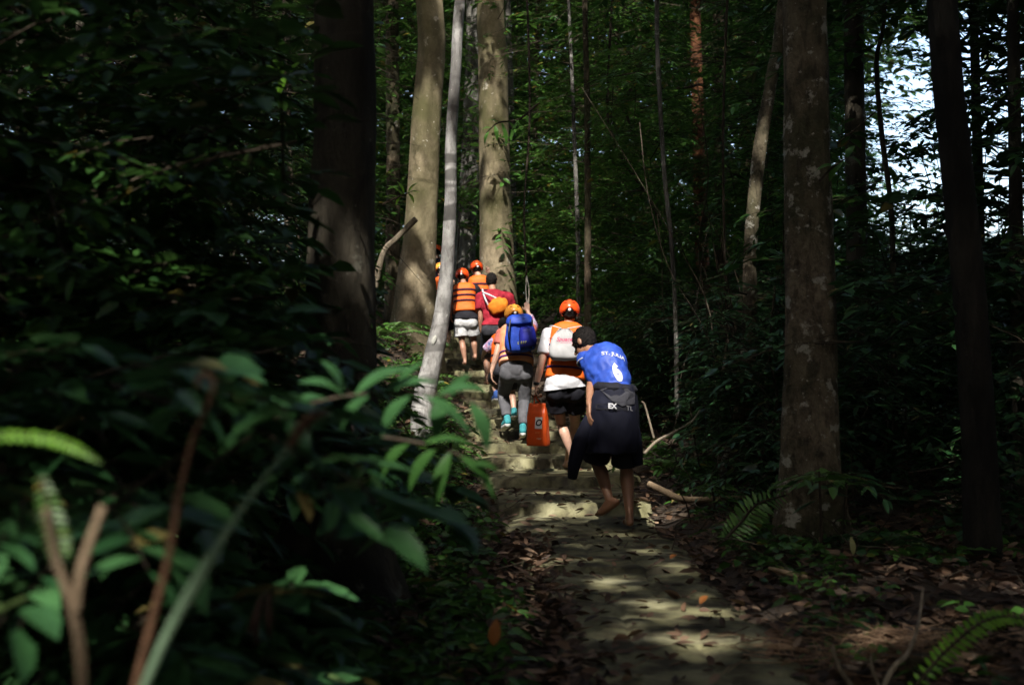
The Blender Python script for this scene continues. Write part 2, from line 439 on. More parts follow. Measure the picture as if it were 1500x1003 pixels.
def prim_cap(bm, a, b, ra, rb, flat=False, seg=16):
    d = b - a; L = d.length
    if L < 1e-5: return
    q = d.to_track_quat('Z', 'Y'); M = Matrix.Translation((a + b) / 2) @ q.to_matrix().to_4x4()
    bmesh.ops.create_cone(bm, cap_ends=True, segments=seg, radius1=ra, radius2=rb, depth=L, matrix=M)
    I = (V((1, 0, 0)), V((0, 1, 0)), V((0, 0, 1)))
    if flat != 'both' : prim_ell(bm, a, (ra,) * 3, I, 14)
    if not flat: prim_ell(bm, b, (rb,) * 3, I, 14)

def fuse(name, prims, voxel=.008, smooth_it=4, wr=0, wrs=14, seed=0, stretch=None):
    bm = bmesh.new()
    for p in prims:
        if p[0] == 'e': prim_ell(bm, p[1], p[2], p[3])
        else: prim_cap(bm, *p[1:])
    me = bpy.data.meshes.new('tmp'); bm.to_mesh(me); bm.free()
    o = bpy.data.objects.new('tmp', me); COL.objects.link(o)
    md = o.modifiers.new('r', 'REMESH'); md.mode = 'VOXEL'; md.voxel_size = voxel
    if smooth_it:
        sm = o.modifiers.new('s', 'SMOOTH'); sm.factor = .5; sm.iterations = smooth_it
    dg = bpy.context.evaluated_depsgraph_get(); dg.update()
    out = bpy.data.meshes.new_from_object(o.evaluated_get(dg)); out.name = name
    bpy.data.objects.remove(o); bpy.data.meshes.remove(me)
    if wr: wrinkle(out, wr, wrs, seed, stretch)
    out.polygons.foreach_set('use_smooth', np.ones(len(out.polygons), bool))
    return out

def wrinkle(me, amp, sc, seed=0, stretch=None):
    off = V((seed * 3.7, seed * 1.3, 0)); st = stretch or V((1, 1, 1))
    co_ = [v.co.copy() for v in me.vertices]; nn = [v.normal.copy() for v in me.vertices]
    for v, p, n_ in zip(me.vertices, co_, nn):
        q = V((p.x * st.x, p.y * st.y, p.z * st.z)) * sc + off
        a = noise.noise(q); b_ = noise.noise(q * 2.3)
        v.co = p + n_ * amp * ((1 - 2 * abs(a)) * .7 + b_ * .5)

def torso_prims(J, s, off=0.0, low=True):
    Rv, Fv, Uv = frame(J['neck'] - J['pel'], J['shR'] - J['shL']); B = (Rv, Fv, Uv)
    HR = (J['hpR'] - J['hpL']).normalized(); HB = frame(V((0, 0, 1)) * .6 + Uv * .4, HR)
    mid = J.get('mid', (J['neck'] + J['pel']) / 2)
    q = lambda t: J['pel'] * (1 - t) ** 2 + mid * 2 * t * (1 - t) + J['neck'] * t ** 2
    if 'mid' not in J: q = lambda t: J['pel'].lerp(J['neck'], t)
    o = off; pr = []
    if low: pr += [('e', J['pel'] + HB[2] * .01, ((.158) * s + o, .11 * s + o, .12 * s + o), HB)]
    pr += [('e', q(.32), (.142 * s + o, .102 * s + o, .16 * s + o), B),
           ('e', q(.66), (.165 * s + o, .112 * s + o, .19 * s + o), B),
           ('e', q(.82) + Fv * .0, (.15 * s + o, .095 * s + o, .12 * s + o), B)]
    for sh in ('shL', 'shR'):
        pr += [('c', q(.93), J[sh], .062 * s + o, .056 * s + o)]
    return pr

def buttocks(J, s, o=0.0):
    HR = (J['hpR'] - J['hpL']).normalized(); HB = frame(V((0, 0, 1)), HR); pr = []
    for h in ('hpL', 'hpR'):
        pr += [('e', J[h] - HB[1] * .045 * s + V((0, 0, .01)), (.088 * s + o, .085 * s + o, .095 * s + o), HB)]
    return pr

def seat(J, s, o=0.0):
    b = V((0, -.03 * s, .01)); return buttocks(J, s, o) + [('c', J['hpL'] + b, J['hpR'] + b, .088 * s + o, .088 * s + o), ('c', J['hpL'] + b + V((0, .02, .06)), J['hpR'] + b + V((0, .02, .06)), .08 * s + o, .08 * s + o)]

def leg_prims(J, sd, s, o=0.0, feet=True, upto=None):
    h, k, a = J['hp' + sd], J['kn' + sd], J['an' + sd]; pr = []
    if upto is not None: return [('c', h, h.lerp(k, upto), .086 * s + o, .064 * s + o + .012, True)]
    back = -(J['to' + sd] - a); back.z = 0; back = back.normalized() if back.length > 0 else V((0, -1, 0))
    pr += [('c', h, k, .08 * s + o, .051 * s + o),
           ('c', k, k.lerp(a, .33) + back * .018 * s, .048 * s + o, .054 * s + o),
           ('c', k.lerp(a, .33) + back * .018 * s, a, .054 * s + o, .031 * s + o)]
    if feet: pr += foot_prims(J, sd, s)
    return pr

def foot_prims(J, sd, s, o=0.0):
    a, t = J['an' + sd], J['to' + sd]; hl = J.get('he' + sd)
    d = (t - a); dh = V((d.x, d.y, 0)).normalized()
    if hl is None: hl = a - dh * .032 * s + V((0, 0, -.048 * s))
    ball = hl.lerp(t, .68); pr = []
    pr += [('c', a, hl, .031 * s + o, .028 * s + o), ('c', a, ball, .03 * s + o, .026 * s + o), ('c', hl, ball, .029 * s + o, .032 * s + o)]
    side = (t - hl).cross(V((0, 0, 1))).normalized(); ax = (t - hl).normalized()
    for k, off in enumerate((-.03, -.014, 0, .013, .025)):
        sg = off if sd == 'R' else -off
        L = (.075, .068, .06, .052, .042)[k] * s
        st = ball + side * (sg * s) + ax * .005
        pr += [('c', st, st + ax * L, .011 * s + o, (.011 if k == 0 else .008) * s + o)]
    pr += [('c', ball - side * .022 * s, ball + side * .022 * s, .022 * s + o, .02 * s + o)]
    return pr

def hand_prims(wr, tip, palm_n, s, curl=.5, thumb=1):
    """palm + four unequal curled fingers + thumb from the palm's side; palm_n points out of the palm"""
    ax = (tip - wr).normalized(); pn = (palm_n - ax * palm_n.dot(ax)).normalized(); sd = ax.cross(pn) * thumb
    L = .088 * s; pr = []; kn = wr + ax * L
    for k in range(4):
        off = sd * ((1.5 - k) * .0185 * s); base = kn + off - ax * (.004 * abs(1.2 - k) * s)
        pr += [('c', wr + off * .55 + ax * .008, base, .0135 * s, .0115 * s)]
        ln = (.040, .046, .043, .033)[k] * s; d = ax; p = base
        for j in range(3):
            ang = curl * (.55, .95, .7)[j] * (1 + .08 * k)
            d, pn = d * math.cos(ang) + pn * math.sin(ang), pn * math.cos(ang) - d * math.sin(ang)
            p2 = p + d * ln * (1, .68, .5)[j]
            pr += [('c', p, p2, (.0098, .009, .0082)[j] * s, (.009, .0082, .007)[j] * s)]; p = p2
        pn = (palm_n - ax * palm_n.dot(ax)).normalized()
    tb = wr + ax * .025 * s + sd * .03 * s; t1 = tb + (ax * .6 + sd * .65 + pn * .35).normalized() * .038 * s
    t2 = t1 + (ax * .9 + sd * .1 + pn * .45).normalized() * .03 * s
    pr += [('c', wr + ax * .02 * s, tb, .014 * s, .013 * s), ('c', tb, t1, .013 * s, .0105 * s), ('c', t1, t2, .0105 * s, .008 * s)]
    return pr

def arm_prims(J, sd, s, o=0.0, curl=.5):
    a, e, w_ = J['sh' + sd], J['el' + sd], J['wr' + sd]
    pr = [('c', a, a.lerp(e, .4), .05 * s + o, .046 * s + o), ('c', a.lerp(e, .4), e, .046 * s + o, .037 * s + o),
          ('c', e, e.lerp(w_, .3), .038 * s + o, .039 * s + o), ('c', e.lerp(w_, .3), w_, .039 * s + o, .0235 * s + o)]
    if not o:
        pn = J.get('pn' + sd, V((1 if sd == 'L' else -1, 0, 0)))
        pr += hand_prims(w_, J['hd' + sd], pn, s, J.get('curl' + sd, curl), J.get('th' + sd, 1 if sd == 'R' else -1) * 1)
    return pr

def head_prims(J, s):
    hu = J['hu'].normalized(); hf = J['hf']; hf = (hf - hu * hf.dot(hu)).normalized(); hr = hf.cross(hu); B = (hr, hf, hu); c_ = J['head']
    pr = [('e', c_ + hu * .02 * s, (.074 * s, .094 * s, .098 * s), B), ('e', c_ + hf * .03 * s - hu * .05 * s, (.056 * s, .062 * s, .068 * s), B),
          ('c', c_ + hf * .09 * s + hu * .005, c_ + hf * .112 * s - hu * .03 * s, .008 * s, .014 * s),
          ('c', c_ + hf * .082 * s - hu * .062 * s - hr * .018 * s, c_ + hf * .082 * s - hu * .062 * s + hr * .018 * s, .009 * s, .009 * s),
          ('e', c_ + hf * .07 * s - hu * .1 * s, (.02 * s, .018 * s, .016 * s), B),
          ('c', c_ + hf * .085 * s + hu * .03 * s - hr * .035 * s, c_ + hf * .085 * s + hu * .03 * s + hr * .035 * s, .011 * s, .011 * s),
          ('c', J['neck'], c_ - hu * .03 * s, .054 * s, .05 * s)]
    for sg in (-1, 1):
        pr += [('e', c_ + hr * sg * .078 * s - hf * .005 - hu * .01 * s, (.009 * s, .02 * s, .032 * s), B)]
    return pr, B

def hair_prims(J, B, s, full=False):
    hr, hf, hu = B; c_ = J['head']; o = .012 * s
    pr = [('e', c_ + hu * .026 * s - hf * .012 * s, (.079 * s, .096 * s, .099 * s), B), ('e', c_ - hf * .038 * s - hu * .005 * s, (.066 * s, .06 * s, .07 * s), B)]
    return pr

def helmet(J, B, s, mat, par, dark, pale):
    hr, hf, hu = B; c_ = J['head'] + hu * .022 * s
    bm = bmesh.new(); prim_ell(bm, V((0, 0, 0)), (.108 * s, .126 * s, .118 * s), (V((1, 0, 0)), V((0, 1, 0)), V((0, 0, 1))), 40)
    # rim: higher at the nape in the middle, lower over the ears
    for v in list(bm.verts):
        pass
    fs = [f for f in bm.faces if (lambda p: p.z < (-.028 * s + .05 * s * max(0, -p.y / (.12 * s)) ** 2 * max(0, 1 - abs(p.x) / (.075 * s)) ** .7 - .012 * s * (p.y > 0)))(f.calc_center_median())]
    bmesh.ops.delete(bm, geom=fs, context='FACES')
    for v in bm.verts:
        if v.co.z > .02 * s and abs(v.co.x) < .02 * s: v.co *= 1.015
    M = Matrix(((*hr, 0), (*hf, 0), (*hu, 0), (0, 0, 0, 1))).transposed(); M.translation = c_
    bm.transform(M); me = bpy.data.meshes.new('helmet'); bm.normal_update(); bm.to_mesh(me)
    bm.free(); me.polygons.foreach_set('use_smooth', np.ones(len(me.polygons), bool))
    h = link('helmet', me, mat, par)
    md = h.modifiers.new('thick', 'SOLIDIFY'); md.thickness = .012; md.offset = -1
    for az_, el_ in ((-28, 40), (28, 40), (-28, 62), (28, 62)):
        a = R(az_); e = R(el_)
        d = V((math.sin(a) * math.cos(e), -math.cos(a) * math.cos(e), math.sin(e)))
        loc = V((d.x * .1085 * s, d.y * .1265 * s, d.z * .1185 * s)); nrm_ = V((d.x / .108, d.y / .126, d.z / .118)).normalized()
        bm = bmesh.new(); tx = V((0, 0, 1)).cross(nrm_).normalized(); ty = nrm_.cross(tx)
        prim_ell(bm, loc, (.021 * s, .007 * s, .004 * s), (tx, ty, nrm_), 12); bm.transform(M)
        m2 = bpy.data.meshes.new('vent'); bm.to_mesh(m2); bm.free(); link('vent', m2, dark, h)
    bm = bmesh.new(); prim_ell(bm, V((0, -.118 * s, .0)), (.017 * s, .008 * s, .017 * s), (V((1, 0, 0)), V((0, 1, 0)), V((0, 0, 1))), 14); bm.transform(M)
    m2 = bpy.data.meshes.new('adjuster_dial'); bm.to_mesh(m2); bm.free(); link('adjuster_dial', m2, pale, h)
    tb = Tubes()
    for sg in (-1, 1):
        tb.add([M @ V((sg * .1 * s, -.03, -.03)), M @ V((sg * .085 * s, .015, -.08)), M @ V((sg * .03 * s, .06, -.125))], [.005, .005], seg=6)
    tb.build('chin_strap', dark, h)
    return h

def ring_loft(rings, name, n=40, cap0=True, cap1=True, sub=3):
    """rings: (centre, right, fwd, w, d, exponent) -> smooth closed loft"""
    out = []
    C_ = np.array([np.array(r[0]) for r in rings]); m = len(rings)
    th = np.linspace(0, 2 * np.pi, n, endpoint=False)
    P = []
    for c_, r_, f_, w_, d_, ex in rings:
        ct, st = np.cos(th), np.sin(th)
        x = np.sign(ct) * np.abs(ct) ** (2 / ex) * w_; y = np.sign(st) * np.abs(st) ** (2 / ex) * d_
        P.append(np.array(c_)[None] + x[:, None] * np.array(r_)[None] + y[:, None] * np.array(f_)[None])
    P = np.array(P)
    k = (m - 1) * sub + 1; Q = np.array([spline([P[i, j] for i in range(m)], k) for j in range(n)]).transpose(1, 0, 2)
    v = Q.reshape(-1, 3).tolist(); fs = []
    for i in range(k - 1):
        for j in range(n):
            j2 = (j + 1) % n; fs.append((i * n + j, i * n + j2, (i + 1) * n + j2, (i + 1) * n + j))
    if cap0: fs.append(tuple(reversed(range(n))))
    if cap1: fs.append(tuple((k - 1) * n + j for j in range(n)))
    me = bpy.data.meshes.new(name); me.from_pydata(v, [], fs); me.update()
    me.polygons.foreach_set('use_smooth', np.ones(len(me.polygons), bool)); return me

VEST_T = [(-.02, .185, .135), (.0, .205, .155), (.10, .2, .158), (.25, .187, .15), (.45, .185, .152), (.65, .19, .15), (.8, .19, .152), (.92, .182, .145), (1.0, .155, .125), (1.05, .11, .095), (1.08, .06, .055)]
def vest(J, s, mat, par, bands=(), bandmat=None, t0=0.1, wf=1.0, df=1.0, bw=.022, lower=None):
    Rv, Fv, Uv = frame(J['neck'] - J['pel'], J['shR'] - J['shL'])
    mid = J.get('mid', (J['neck'] + J['pel']) / 2)
    q = lambda t: J['pel'] * (1 - t) ** 2 + mid * 2 * t * (1 - t) + J['neck'] * t ** 2
    Lt = (J['neck'] - J['pel']).length
    rings = []
    for t, w_, d_ in VEST_T:
        tt = t0 + (1 - t0) * t
        rings.append((q(tt) + Fv * (.005), Rv, Fv, w_ * s * wf, d_ * s * df, 2.7))
    me = ring_loft(rings, 'life_vest', n=44, sub=4); wrinkle(me, .006, 9, int(J['pel'].x * 10))
    bmv = bmesh.new(); bmv.from_mesh(me); bmesh.ops.triangulate(bmv, faces=[f for f in bmv.faces if len(f.verts) > 4])
    o = link('life_vest', me, mat, par)
    for t in bands:
        tt = t0 + (1 - t0) * t; bb = bmv.copy()
        for sgn in (-1, 1):
            bmesh.ops.bisect_plane(bb, geom=bb.verts[:] + bb.edges[:] + bb.faces[:], plane_co=q(tt) + Uv * (sgn * bw * .5), plane_no=Uv * sgn, clear_outer=True)
        bb.normal_update()
        for v in bb.verts: v.co += v.normal * .004
        m2 = bpy.data.meshes.new('belt'); bb.to_mesh(m2); bb.free()
        ob = link('belt', m2, bandmat, o); md = ob.modifiers.new('t', 'SOLIDIFY'); md.thickness = .004; md.offset = 1
    bmv.free(); return o

def bvh_of(me_objs):
    vs, fs = [], []
    for o in me_objs:
        b0 = len(vs); mw = V((0, 0, 0)); q = o
        while q is not None: mw = mw + q.location; q = q.parent
        vs += [v.co + mw for v in o.data.vertices]; fs += [[b0 + i for i in p.vertices] for p in o.data.polygons]
    return BVHTree.FromPolygons(vs, fs)

def lettering(name, txt, org, right, up, size, mat, par, bvh, shear=0, bold=.0, push=.004, sx=1.0):
    cu = bpy.data.curves.new('t', 'FONT'); cu.body = txt; cu.size = size; cu.align_x = 'CENTER'; cu.align_y = 'CENTER'; cu.shear = shear; cu.offset = bold; cu.resolution_u = 3
    o = bpy.data.objects.new('t', cu); COL.objects.link(o); dg = bpy.context.evaluated_depsgraph_get(); dg.update()
    me = bpy.data.meshes.new_from_object(o.evaluated_get(dg)); bpy.data.objects.remove(o)
    return decal(name, me, org, right, up, mat, par, bvh, push, sx)

def decal(name, me, org, right, up, mat, par, bvh, push=.004, sx=1.0):
    bm = bmesh.new(); bm.from_mesh(me)
    bmesh.ops.triangulate(bm, faces=bm.faces[:])
    for _ in range(2): bmesh.ops.subdivide_edges(bm, edges=[e for e in bm.edges if e.calc_length() > .012], cuts=1)
    right = right.normalized(); up = up.normalized(); nn = right.cross(up).normalized()
    for v in bm.verts:
        p = org + right * v.co.x * sx + up * v.co.y
        h, hn, _, _ = bvh.ray_cast(p + nn * .35, -nn, .8)
        v.co = (h + nn * push) if h is not None else p
    m2 = bpy.data.meshes.new(name); bm.to_mesh(m2); bm.free(); bpy.data.meshes.remove(me)
    return link(name, m2, mat, par)

def strokes_mesh(n, length, h, seed=0):
    """a row of small illegible letter strokes"""
    rr = random.Random(seed); bm = bmesh.new()
    for k in range(n):
        x = -length / 2 + length * (k + .5) / n; w_ = length / n * .28
        for (a, b, c_, d) in ((x - w_, -h / 2, x - w_ * .3, h / 2), (x - w_, rr.choice([-h / 2, h * .2, 0]), x + w_, 0), (x + w_ * .4, -h / 2, x + w_, h / 2) if rr.random() > .4 else (x - w_, h * .3, x + w_, h / 2)):
            y0, y1 = sorted((b, d)); y1 = max(y1, y0 + h * .2)
            vs = [bm.verts.new((a, y0, 0)), bm.verts.new((c_, y0, 0)), bm.verts.new((c_, y1, 0)), bm.verts.new((a, y1, 0))]; bm.faces.new(vs)
    me = bpy.data.meshes.new('s'); bm.to_mesh(me); bm.free(); return me

SK_TAN = skinmat('skin_tan', (.30, .15, .09)); SK_LIGHT = skinmat('skin_light', (.56, .34, .25)); SK_MID = skinmat('skin_mid', (.38, .2, .13))
HAIR = barkmat('black_hair', (.005, .004, .004), (.016, .013, .012), None, 60, bstr=.5, stretch=(1, 1, .25), fiss=0)
ORANGE = cloth('vest_orange', (.84, .145, .015), (.78, .12, .01), .65, .3)
ORANGE_L = cloth('vest_light_orange', (.86, .40, .24), (.84, .30, .12), .65, .3)
HELM = plain('helmet_orange', (.82, .085, .012), .3, .5); HELM_LIT = plain('helmet_orange_sunlit', (.88, .36, .05), .3, .5)  # second colour is the helmet orange yellowed to carry sunlight
BELT = cloth('belt_dark', (.035, .012, .03)); PURPLE = cloth('belt_purple', (.09, .03, .16))
BLACKP = plain('black_plastic', (.012, .012, .012), .4); WHITEP = plain('white_plastic', (.75, .75, .75), .4)
BLACKC = cloth('cloth_black', (.014, .014, .02)); NAVY = cloth('cloth_navy', (.009, .010, .022)); WHITEC = cloth('cloth_white', (.60, .60, .64), (.52, .52, .56))
GREYC = cloth('cloth_grey', (.13, .13, .145)); SHORTG = cloth('cloth_light_grey', (.55, .55, .56)); BLUEC = cloth('cloth_blue', (.03, .085, .46), (.02, .055, .32), .55, .35)
MAROON = cloth('cloth_maroon', (.32, .018, .035)); CHARC = cloth('cloth_charcoal', (.04, .04, .05)); PACKB = cloth('pack_blue', (.022, .075, .50), (.015, .05, .36), .6, .35)
TEAL = cloth('shoe_teal', (.06, .32, .36)); SALMON = cloth('cloth_salmon', (.55, .16, .13)); BAGGREY = cloth('bag_pale_grey', (.42, .42, .43), (.34, .34, .35)); TOTE = plain('tote_orange', (.72, .09, .012), .38, .5)
PINK = plain('print_pink', (.55, .06, .16), .6)
def patterned():
    m, n, l, b = newmat('patterned_sleeve'); t = tex(n, l, 26, 3)
    r = ramp(n, l, t.outputs[0], [(.38, (.08, .10, .32)), (.46, (.5, .45, .6)), (.55, (.35, .06, .2)), (.62, (.6, .6, .7))])
    l.new(r.outputs[0], b.inputs['Base Color']); b.inputs['Roughness'].default_value = .8; return m
PATTERN = patterned()
EYE = plain('eye_white', (.6, .6, .58), .2)

def make_person(label, J, s, skin, voxel=.008, bare=True, hair=True):
    hp, B = head_prims(J, s)
    pr = torso_prims(J, s) + buttocks(J, s) + hp
    for sd in 'LR': pr += arm_prims(J, sd, s) + leg_prims(J, sd, s)
    me = fuse('person', pr, voxel, 3)
    zmin = min(v.co.z for v in me.vertices)
    o = link('person', me, skin, None, (J['pel'].x, J['pel'].y, zmin))
    tag(o, label, 'person', 'hikers climbing the path')
    if hair: link('hair', fuse('hair', hair_prims(J, B, s), max(voxel, .007), 2, .013, 50), HAIR, o)
    return o, B

def cut_mesh(me, co_, no):
    bm = bmesh.new(); bm.from_mesh(me)
    bmesh.ops.bisect_plane(bm, geom=bm.verts[:] + bm.edges[:] + bm.faces[:], plane_co=co_, plane_no=no, clear_outer=True)
    bm.to_mesh(me); bm.free()

def shirt(J, s, mat, par, name='shirt', off=.014, sl=.5, cut=None, wr=.006, voxel=.009, seed=1, low=True, skirt=.0):
    pr = torso_prims(J, s, off, low) + (seat(J, s, off + skirt) + ([('e', J['pel'] + V((0, 0, .02)), (.16 * s + off + skirt, .115 * s + off + skirt, .15 * s), frame(V((0, 0, 1)), J['hpR'] - J['hpL']))] if skirt else []) if low else [])
    for sd in 'LR':
        if sl > 0: pr += [('c', J['sh' + sd], J['sh' + sd].lerp(J['el' + sd], sl), .056 * s + off, .05 * s + off + .006, True)]
    me = fuse(name, pr, voxel, 3, wr, 11, seed)
    if cut: cut_mesh(me, *cut)
    return link(name, me, mat, par)

def shorts(J, s, mat, par, L=.6, flare=.02, name='shorts', off=.014, seed=2, wr=.006, voxel=.009, cut=None):
    HB = frame(V((0, 0, 1)), (J['hpR'] - J['hpL']).normalized())
    pr = [('e', J['pel'] + V((0, 0, .0)), (.16 * s + off, .112 * s + off, .125 * s + off), HB)] + seat(J, s, off)
    for sd in 'LR':
        h, k = J['hp' + sd], J['kn' + sd]
        pr += [('c', h, h.lerp(k, L), .088 * s + off, (.088 - .03 * L) * s + off + flare, True)]
    me = fuse(name, pr, voxel, 3, wr, 10, seed)
    if cut: cut_mesh(me, *cut)
    return link(name, me, mat, par)

def trousers(J, s, mat, par, off=.010, upto=.94, name='trousers'):
    pr = torso_prims(J, s, off)[:1] + seat(J, s, off)
    for sd in 'LR':
        h, k, a = J['hp' + sd], J['kn' + sd], J['an' + sd]; back = V((0, -1, 0))
        pr += [('c', h, k, .088 * s + off, .056 * s + off), ('c', k, k.lerp(a, .33) + back * .018, .055 * s + off, .057 * s + off), ('c', k.lerp(a, .33) + back * .018, k.lerp(a, upto), .057 * s + off, .04 * s + off, True)]
    return link(name, fuse(name, pr, .008, 3, .005, 12, 5), mat, par)

def shoe(J, sd, s, mat, par):
    a, t = J['an' + sd], J['to' + sd]; d = V((t.x - a.x, t.y - a.y, 0)).normalized(); hl = J.get('he' + sd) or (a - d * .032 * s + V((0, 0, -.048 * s)))
    b = hl.lerp(t, .7)
    o = link('shoe', fuse('shoe', [('c', a + V((0, 0, .005)), hl, .042 * s, .04 * s), ('c', a, b, .04 * s, .036 * s), ('c', hl, b, .038 * s, .042 * s), ('c', b, t, .042 * s, .03 * s)], .007, 2), mat, par)
    dn = V((0, 0, -.03 * s))
    link('sole', fuse('sole', [('c', hl + dn, b + dn, .036 * s, .04 * s), ('c', b + dn, t + dn, .04 * s, .03 * s)], .007, 2), WHITEP, o)
    return o

# ------------------------------------------------------------------ the walkers
def people():
    A = at
    # --- man in the blue sports vest, bent forward, barefoot
    D = 10.0
    J = dict(head=A(856, 502, 10.33), neck=A(872, 521, 10.24), pel=A(901, 586, 9.98), mid=A(896, 538, 10.14),
             shL=A(858, 527, 10.28), shR=A(900, 530, 10.14), elL=A(867, 560, 10.16), wrL=A(863, 592, 9.92), hdL=A(861, 622, 9.86),
             elR=A(915, 562, 10.34), wrR=A(896, 588, 10.46), hdR=A(888, 606, 10.5),
             hpL=A(887, 598, 10.0), hpR=A(914, 600, 9.95), knL=A(872, 672, 10.17), knR=A(917, 680, 10.06),
             anL=A(893, 733, 10.0), anR=A(922, 752, 9.86), heL=A(903, 735, 9.95), toL=A(871, 756, 10.12), heR=A(923, 765, 9.83), toR=A(919, 763, 10.06),
             hu=V((-.35, .45, .8)), hf=V((-.75, .5, -.55)), pnL=V((1, .3, 0)), curlL=.35)
    o, B = make_person('barefoot man in a blue sleeveless jersey bending forward, dark jacket round his waist', J, .96, SK_TAN, .0065)
    sh = shirt(J, .96, BLUEC, o, 'jersey', .014, .10, (A(901, 572, 10), V((0, .2, -1))), .009, .008, 3)
    Rv, Fv, Uv = frame(J['neck'] - J['pel'], J['shR'] - J['shL'])
    ed = fuse('edge', [('c', J['shL'].lerp(J['elL'], .085), J['shL'].lerp(J['elL'], .125), .0765, .0765, 'both')], .006, 1)
    link('sleeve_trim', ed, WHITEC, sh)
    bv = bvh_of([sh])
    rt = (A(925, 553, 10) - A(885, 545, 10)); upn = A(889, 520, 10.2) - A(912, 564, 9.98)
    lettering('back_number', '6', A(905, 541, 9.95), rt, upn, .19, WHITEC, sh, bv, 0, .012, .005, .62)
    lettering('name_print', 'ST. JULIA', A(899, 518, 10.05), A(922, 524, 10) - A(884, 512, 10), upn, .045, WHITEC, sh, bv, .2, .001, .005)
    shorts(J, .96, BLACKC, o, 1.0, .04)
    X, Y = V((1, 0, 0)), V((0, 1, 0)); b = lambda px, py, w_, d_, tilt=0: (A(px, py, 9.95), V((1, -.1, tilt)).normalized(), Y, w_, d_, 2.3)
    jk = ring_loft([b(902, 563, .135, .13), b(901, 572, .155, .155), b(899, 592, .18, .185), b(899, 618, .188, .19), b(897, 645, .195, .19), b(896, 662, .192, .185), b(896, 664, .17, .16)], 'jacket', 64, True, True, 6)
    wrinkle(jk, .014, 8, 5, V((1.6, 1.6, .5))); j = link('jacket', jk, NAVY, o)
    b2 = lambda px, py, w_, d_: (A(px, py, 9.97), V((1, -.1, -.1)).normalized(), Y, w_, d_, 2.2)
    g = ring_loft([b2(902, 561, .138, .135), b2(902, 567, .162, .165), b2(901, 573, .16, .165)], 'rolled_waist', 48, True, True, 3); wrinkle(g, .006, 16, 3); link('rolled_waist', g, BLACKC, j)
    tl = Tubes(); tl.add([A(866, 612, 9.93), A(850, 648, 9.92), A(842, 676, 9.92), A(838, 700, 9.95)], [.05, .06, .05, .035], seg=14, rough=.06); tl.build('sleeve', NAVY, j)
    tl = Tubes(); tl.add([A(925, 615, 9.9), A(931, 650, 9.9), A(935, 680, 9.93)], [.05, .05, .035], seg=14, rough=.06); tl.build('sleeve', NAVY, j)
    bv = bvh_of([j])
    # folded grey panel and the printed waistband
    bm = bmesh.new(); P = [(-.135, .075), (.13, .07), (.125, -.04), (.03, -.055), (-.04, -.02)]
    bm.faces.new([bm.verts.new((x, y, 0)) for x, y in P]); m2 = bpy.data.meshes.new('p'); bm.to_mesh(m2); bm.free()
    decal('folded_panel', m2, A(903, 583, 9.9), X, V((0, 0, 1)), CHARC, j, bv, .012)
    bm = bmesh.new(); bm.faces.new([bm.verts.new((x, y, 0)) for x, y in [(-.14, .02), (-.14, -.022), (.15, -.032), (.15, .015)]]); m2 = bpy.data.meshes.new('p'); bm.to_mesh(m2); bm.free()
    decal('waistband', m2, A(900, 595, 9.9), X, V((0, 0, 1)), BLACKC, j, bv, .006)
    lettering('waistband_print', 'EX', A(895.5, 594.5, 9.85), V((1, 0, -.05)), V((0, 0, 1)), .05, WHITEC, j, bv, 0, .002, .024)
    lettering('waistband_print', 'TL', A(921, 598, 9.85), V((1, 0, -.1)), V((0, 0, 1)), .045, plain('print_grey', (.3, .3, .32), .6), j, bv, 0, 0, .016)

    # --- orange helmet, white shirt, drawstring bag
    J = dict(head=A(834.5, 458, 13.22), neck=A(833, 478, 13.2), pel=A(827, 564, 13.1), shL=A(803, 490, 13.2), shR=A(858, 490, 13.2),
             elL=A(792, 536, 13.12), wrL=A(785.5, 565, 13.08), hdL=A(784, 590, 13.1), elR=A(868, 534, 13.25), wrR=A(866, 566, 13.4), hdR=A(864, 585, 13.5),
             hpL=A(814, 576, 13.12), hpR=A(841, 576, 13.15), knL=A(822, 620, 13.28), knR=A(842, 620, 13.35), anL=A(837, 664, 13.18), anR=A(831, 674, 13.55),
             toL=A(835, 679, 13.42), toR=A(827, 682, 13.75), hu=V((0, .05, 1)), hf=V((.05, 1, -.1)), curlL=1.25, pnL=V((1, 0, 0)))
    o, B = make_person('white-shirted walker in orange helmet and life vest carrying an orange tote', J, .93, SK_LIGHT, .0075)
    helmet(J, B, .93, HELM, o, BLACKP, WHITEP)
    shirt(J, .93, WHITEC, o, 'shirt', .012, .62, (A(827, 569, 13.1), V((.12, 0, -1))), .008, .009, 5, True, .022)
    vest(J, .93, ORANGE, o, (.17, .38, .6), PURPLE, .12, 1.0, .9, .02)
    shorts(J, .93, BLACKC, o, .52, .03, cut=(A(827, 558, 13.1), V((-.12, 0, 1))))
    tb = Tubes(); d = (J['hdL'] - J['wrL']).normalized(); tb.add([J['wrL'] - d * .035, J['wrL'] - d * .012], [.03, .029], seg=14, n=4); tb.build('wristband', BLACKP, o)
    # drawstring bag
    c_ = lambda py: A(827 + (py - 500) * .02, py, 12.93); X, Y = V((1, 0, .0)), V((0, 1, .1)).normalized()
    rg = [(c_(481), X, Y, .045, .03, 2.2), (c_(484), X, Y, .06, .034, 2.2), (c_(490), X, Y, .10, .05, 2.3), (c_(500), X, Y, .135, .065, 2.4), (c_(512), X, Y, .155, .085, 2.6), (c_(520), X, Y, .152, .088, 2.8), (c_(525), X, Y, .138, .075, 2.6), (c_(528), X, Y, .11, .05, 2.4)]
    bgm = ring_loft(rg, 'drawstring_bag', 60, True, True, 5)
    for v in bgm.vertices:                                      # gathers that fade below the neck
        p = v.co; k = max(0, 1 - (A(827, 482, 12.93).z - p.z) / .12); a = math.atan2(p.y - 12.93, p.x - c_(500).x)
        v.co.y += .008 * k * math.sin(a * 22)
